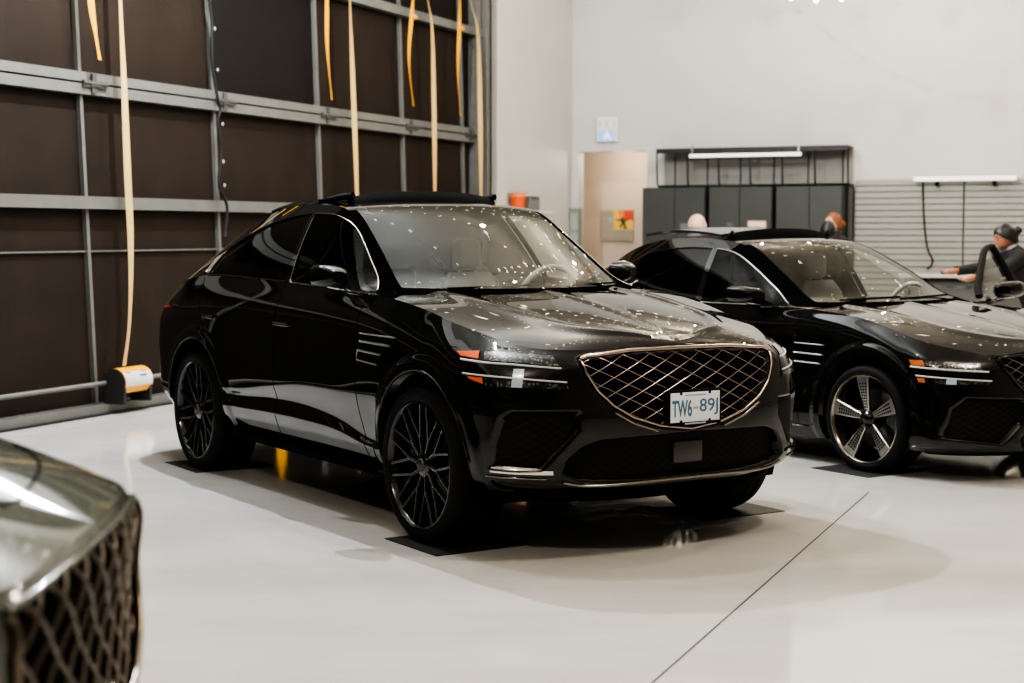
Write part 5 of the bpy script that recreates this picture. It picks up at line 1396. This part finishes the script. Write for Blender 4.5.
    V = np.empty(len(m2.vertices)*3); m2.vertices.foreach_get('co', V); V = V.reshape(-1, 3)
    Nn = np.array([v.normal[:] for v in m2.vertices]); Fq = [tuple(p.vertices) for p in m2.polygons]
    cen = np.array([V[list(f)].mean(0) for f in Fq])
    def seg_t(p, q, X):
        d = q-p; t = np.clip((X-p)@d/(d@d), 0, 1); return t, np.linalg.norm(X-p-t[:, None]*d, axis=1)
    neckz = np.array(J['neck'])*k
    palm = np.zeros(len(cen), bool)
    for s in 'LR':
        w_ = np.array(J['wrist'+s])*k; pdir = np.array(J['palm'+s])*k-w_; pdir /= np.linalg.norm(pdir)
        palm |= (((cen-w_)@pdir) > -.005) & (seg_t(w_, w_+pdir*.24*k, cen)[1] < .078*k)
    ax = hc-np.array(J['neckbase'])*k; ax /= np.linalg.norm(ax)
    head = ((cen-np.array(J['neckbase'])*k)@ax > .085*k) & (np.linalg.norm(cen-hc, axis=1) < .30*k)
    low = cen[:, 2] < np.array(J['pelvis'])[2]*k-.02
    def cover(nm, mask, mat, off):
        ids = np.where(mask)[0]; sel = [Fq[i] for i in ids]
        if not sel: return
        used = sorted({i for f in sel for i in f}); mp = {u: i for i, u in enumerate(used)}
        mb = MB().add(V[used]+Nn[used]*off, [tuple(mp[i] for i in f) for f in sel]); return mb.build(nm, mat, root)
    foot = cen[:, 2] < .10*k
    cover('jacket', ~palm & ~head & ~low, top_m, .016)
    cover('trousers', low & ~palm & ~foot, TROUS, .012)
    cover('shoes', foot, CLOTHK, .014)
    if collar:
        nb = np.array(J['neckbase'])*k
        t = (cen-nb)@ax
        cover('collar', (t > .045*k) & (t < .10*k) & (np.linalg.norm(cen-nb, axis=1) < .16*k), collar, .026)
    for s in (-1, 1):
        e = MB().lathe([(.001, -.008), (.0085, -.003), (.0085, .003), (.001, .008)], 10, axis='x'); e.v = [hd(v+[.083, s*.030, .004]) for v in e.v]; e.build('eye', EYE, body)
        br = MB().tube(hd([(.088, s*.014, .030), (.090, s*.03, .035), (.082, s*.048, .031)]), .004*k, 5); br.build('eyebrow', hair[0] if hair else LIPM, body)
    MB().tube(hd([(.092, -.024, -.052), (.100, 0, -.050), (.092, .024, -.052)]), .005*k, 6).build('mouth', LIPM, body)
    if hair:
        hm, kind = hair
        mbh = MB(); Q = P.copy()
        nrm = Q/np.array([.098, .076, .118])**2; nrm /= np.linalg.norm(nrm, axis=2, keepdims=True)
        Q = Q+nrm*.016
        if kind == 'cap':
            Qc = Q[:, :18].copy()
            for i in range(nu):
                a = 2*PI*i/nu; fr = .5+.5*math.cos(a)
                jm = 17-int(10*fr**1.5)
                Qc[i, jm:] = Qc[i, jm]*.985
        mbh.grid(hd(Qc), closeu=True)
        h = mbh.build('hair', hm, body)
        if bun:
            b = MB().lathe([(.001, -.045), (.03, -.035), (.045, 0), (.03, .035), (.001, .045)], 16, axis='x'); b.v = [hd(v+[-.125, 0, .03]) for v in b.v]; b.build('hair_bun', hm, h)
    return root
STAND = dict(pelvis=(0,0,.93), waist=(0,0,1.06), chest=(.01,0,1.24), neckbase=(0,0,1.42), neck=(.01,0,1.48), headc=(.025,0,1.585),
  shoulderL=(0,.17,1.38), elbowL=(-.02,.23,1.12), wristL=(.06,.24,.90), palmL=(.10,.24,.83), shoulderR=(0,-.17,1.38), elbowR=(-.02,-.23,1.12), wristR=(.06,-.24,.90), palmR=(.10,-.24,.83),
  hipL=(0,.09,.88), kneeL=(.02,.10,.48), ankleL=(0,.10,.09), toeL=(.13,.11,.04), hipR=(0,-.09,.88), kneeR=(.02,-.10,.48), ankleR=(0,-.10,.09), toeR=(.13,-.11,.04))
HD = dict(L=(1, 0, 0), R=(1, 0, 0))
person('person', 'bald man in grey top standing behind the sedan, looking toward the right', (2.11, 18.5, 0), R_(-25), 1.745, SKINP, CLOTHG, STAND, HD)
BEND = dict(STAND); BEND.update(waist=(.03,0,1.05), chest=(.10,0,1.22), neckbase=(.17,0,1.38), neck=(.20,0,1.43), headc=(.245,0,1.525), shoulderL=(.16,.17,1.34), shoulderR=(.16,-.17,1.34),
  elbowL=(.36,.20,1.20), wristL=(.58,.16,1.16), palmL=(.66,.15,1.14), elbowR=(.40,-.21,1.24), wristR=(.64,-.19,1.21), palmR=(.73,-.18,1.20))
person('person', 'auburn-haired person with head turned away, standing at the cabinets', (3.80, 18.9, 0), R_(205), 1.755, SKINP, CLOTHK, STAND, HD, -.25, (HAIRA, 'cap'), True)
person('person', 'black-haired person in black whose head shows just above the sedan roof', (3.63, 18.45, 0), R_(70), 1.66, SKINM, CLOTHK, STAND, HD, 0, (HAIRK, 'cap'))
person('person', 'woman in black jacket with tied black hair, leaning over with one arm stretched out', (4.76, 14.7, 0), R_(182), 1.66, SKINR, CLOTHK, BEND, dict(L=(0, 1, 0), R=(0, 1, 0)), .30, (HAIRK, 'cap'), True, pbr('grey_collar', (.16, .16, .155), rough=.7))
# ------------------------------------------------------------------ camera, lights, look
cam = bpy.data.cameras.new('camera'); co = bpy.data.objects.new('camera', cam); C.objects.link(co)
cam.sensor_width = 36; cam.lens = 1600/1024*36
co.location = (0, 0, 1.54); co.rotation_euler = (PI/2-.0682, 0, 0)
cam.dof.use_dof = True; cam.dof.focus_distance = 8.2; cam.dof.aperture_fstop = 2.4
cam.clip_end = 200
bpy.context.scene.camera = co
WARM = (1, .905, .77); COOL = (.84, .92, 1)
LAMPS = [(-2, 3.4, 680, COOL), (3, 4, 600, WARM), (7.5, 4.5, 560, WARM), (-3, 9.0, 700, WARM), (3, 9.0, 520, WARM), (8.5, 10, 500, WARM), (.8, 1.9, 2300, COOL), (-9, 5, 900, WARM), (10.2, 5, 200, WARM)]
def area(loc, sx, sy, e, col=(1, .93, .84), tgt=None, spread=180):
    l = bpy.data.lights.new('ceiling_lamp', 'AREA'); l.shape = 'RECTANGLE'; l.size = sx; l.size_y = sy; l.energy = e; l.color = col; l.spread = R_(spread)
    o = bpy.data.objects.new('ceiling_lamp', l); C.objects.link(o); o.location = loc
    if tgt: o.rotation_euler = (Vector(tgt)-Vector(loc)).to_track_quat('-Z', 'Y').to_euler()
    return o
sc = bpy.context.scene
w = bpy.data.worlds.new('world'); sc.world = w; w.use_nodes = True
w.node_tree.nodes['Background'].inputs[0].default_value = (.5, .47, .42, 1); w.node_tree.nodes['Background'].inputs[1].default_value = .05
def spot(loc, e, col, r=.035, size=150, blend=.6, tgt=None):
    l = bpy.data.lights.new('ceiling_spot', 'POINT'); l.energy = e; l.color = col; l.shadow_soft_size = r
    o = bpy.data.objects.new('ceiling_spot', l); C.objects.link(o); o.location = loc
    if tgt: o.rotation_euler = (Vector(tgt)-Vector(loc)).to_track_quat('-Z', 'Y').to_euler()
    return o
for (a, b, e, c) in LAMPS:
    x, y, _ = RW(a, b)
    spot((x, y, 5.7), e, c)
x, y, _ = RW(13.5, .5)
l = bpy.data.lights.new('passage_fill', 'POINT'); l.energy = 42; l.color = (1, .88, .76); l.shadow_soft_size = .15  # unseen fill light added to brighten the passage
o = bpy.data.objects.new('passage_fill', l); C.objects.link(o); o.location = (x, y, 2.7)
sc.cycles.use_denoising = True
sc.cycles.max_bounces = 8; sc.cycles.diffuse_bounces = 3; sc.cycles.glossy_bounces = 5; sc.cycles.transparent_max_bounces = 16; sc.cycles.transmission_bounces = 4
sc.cycles.sample_clamp_indirect = 6; sc.cycles.caustics_reflective = False; sc.cycles.caustics_refractive = False
sc.view_settings.view_transform = 'AgX'
sc.view_settings.look = 'AgX - High Contrast'
sc.view_settings.exposure = -.5
sc.view_settings.use_curve_mapping = True
sc.view_settings.curve_mapping.black_level = (-.0022, -.0020, -.0016)
sc.view_settings.curve_mapping.update()
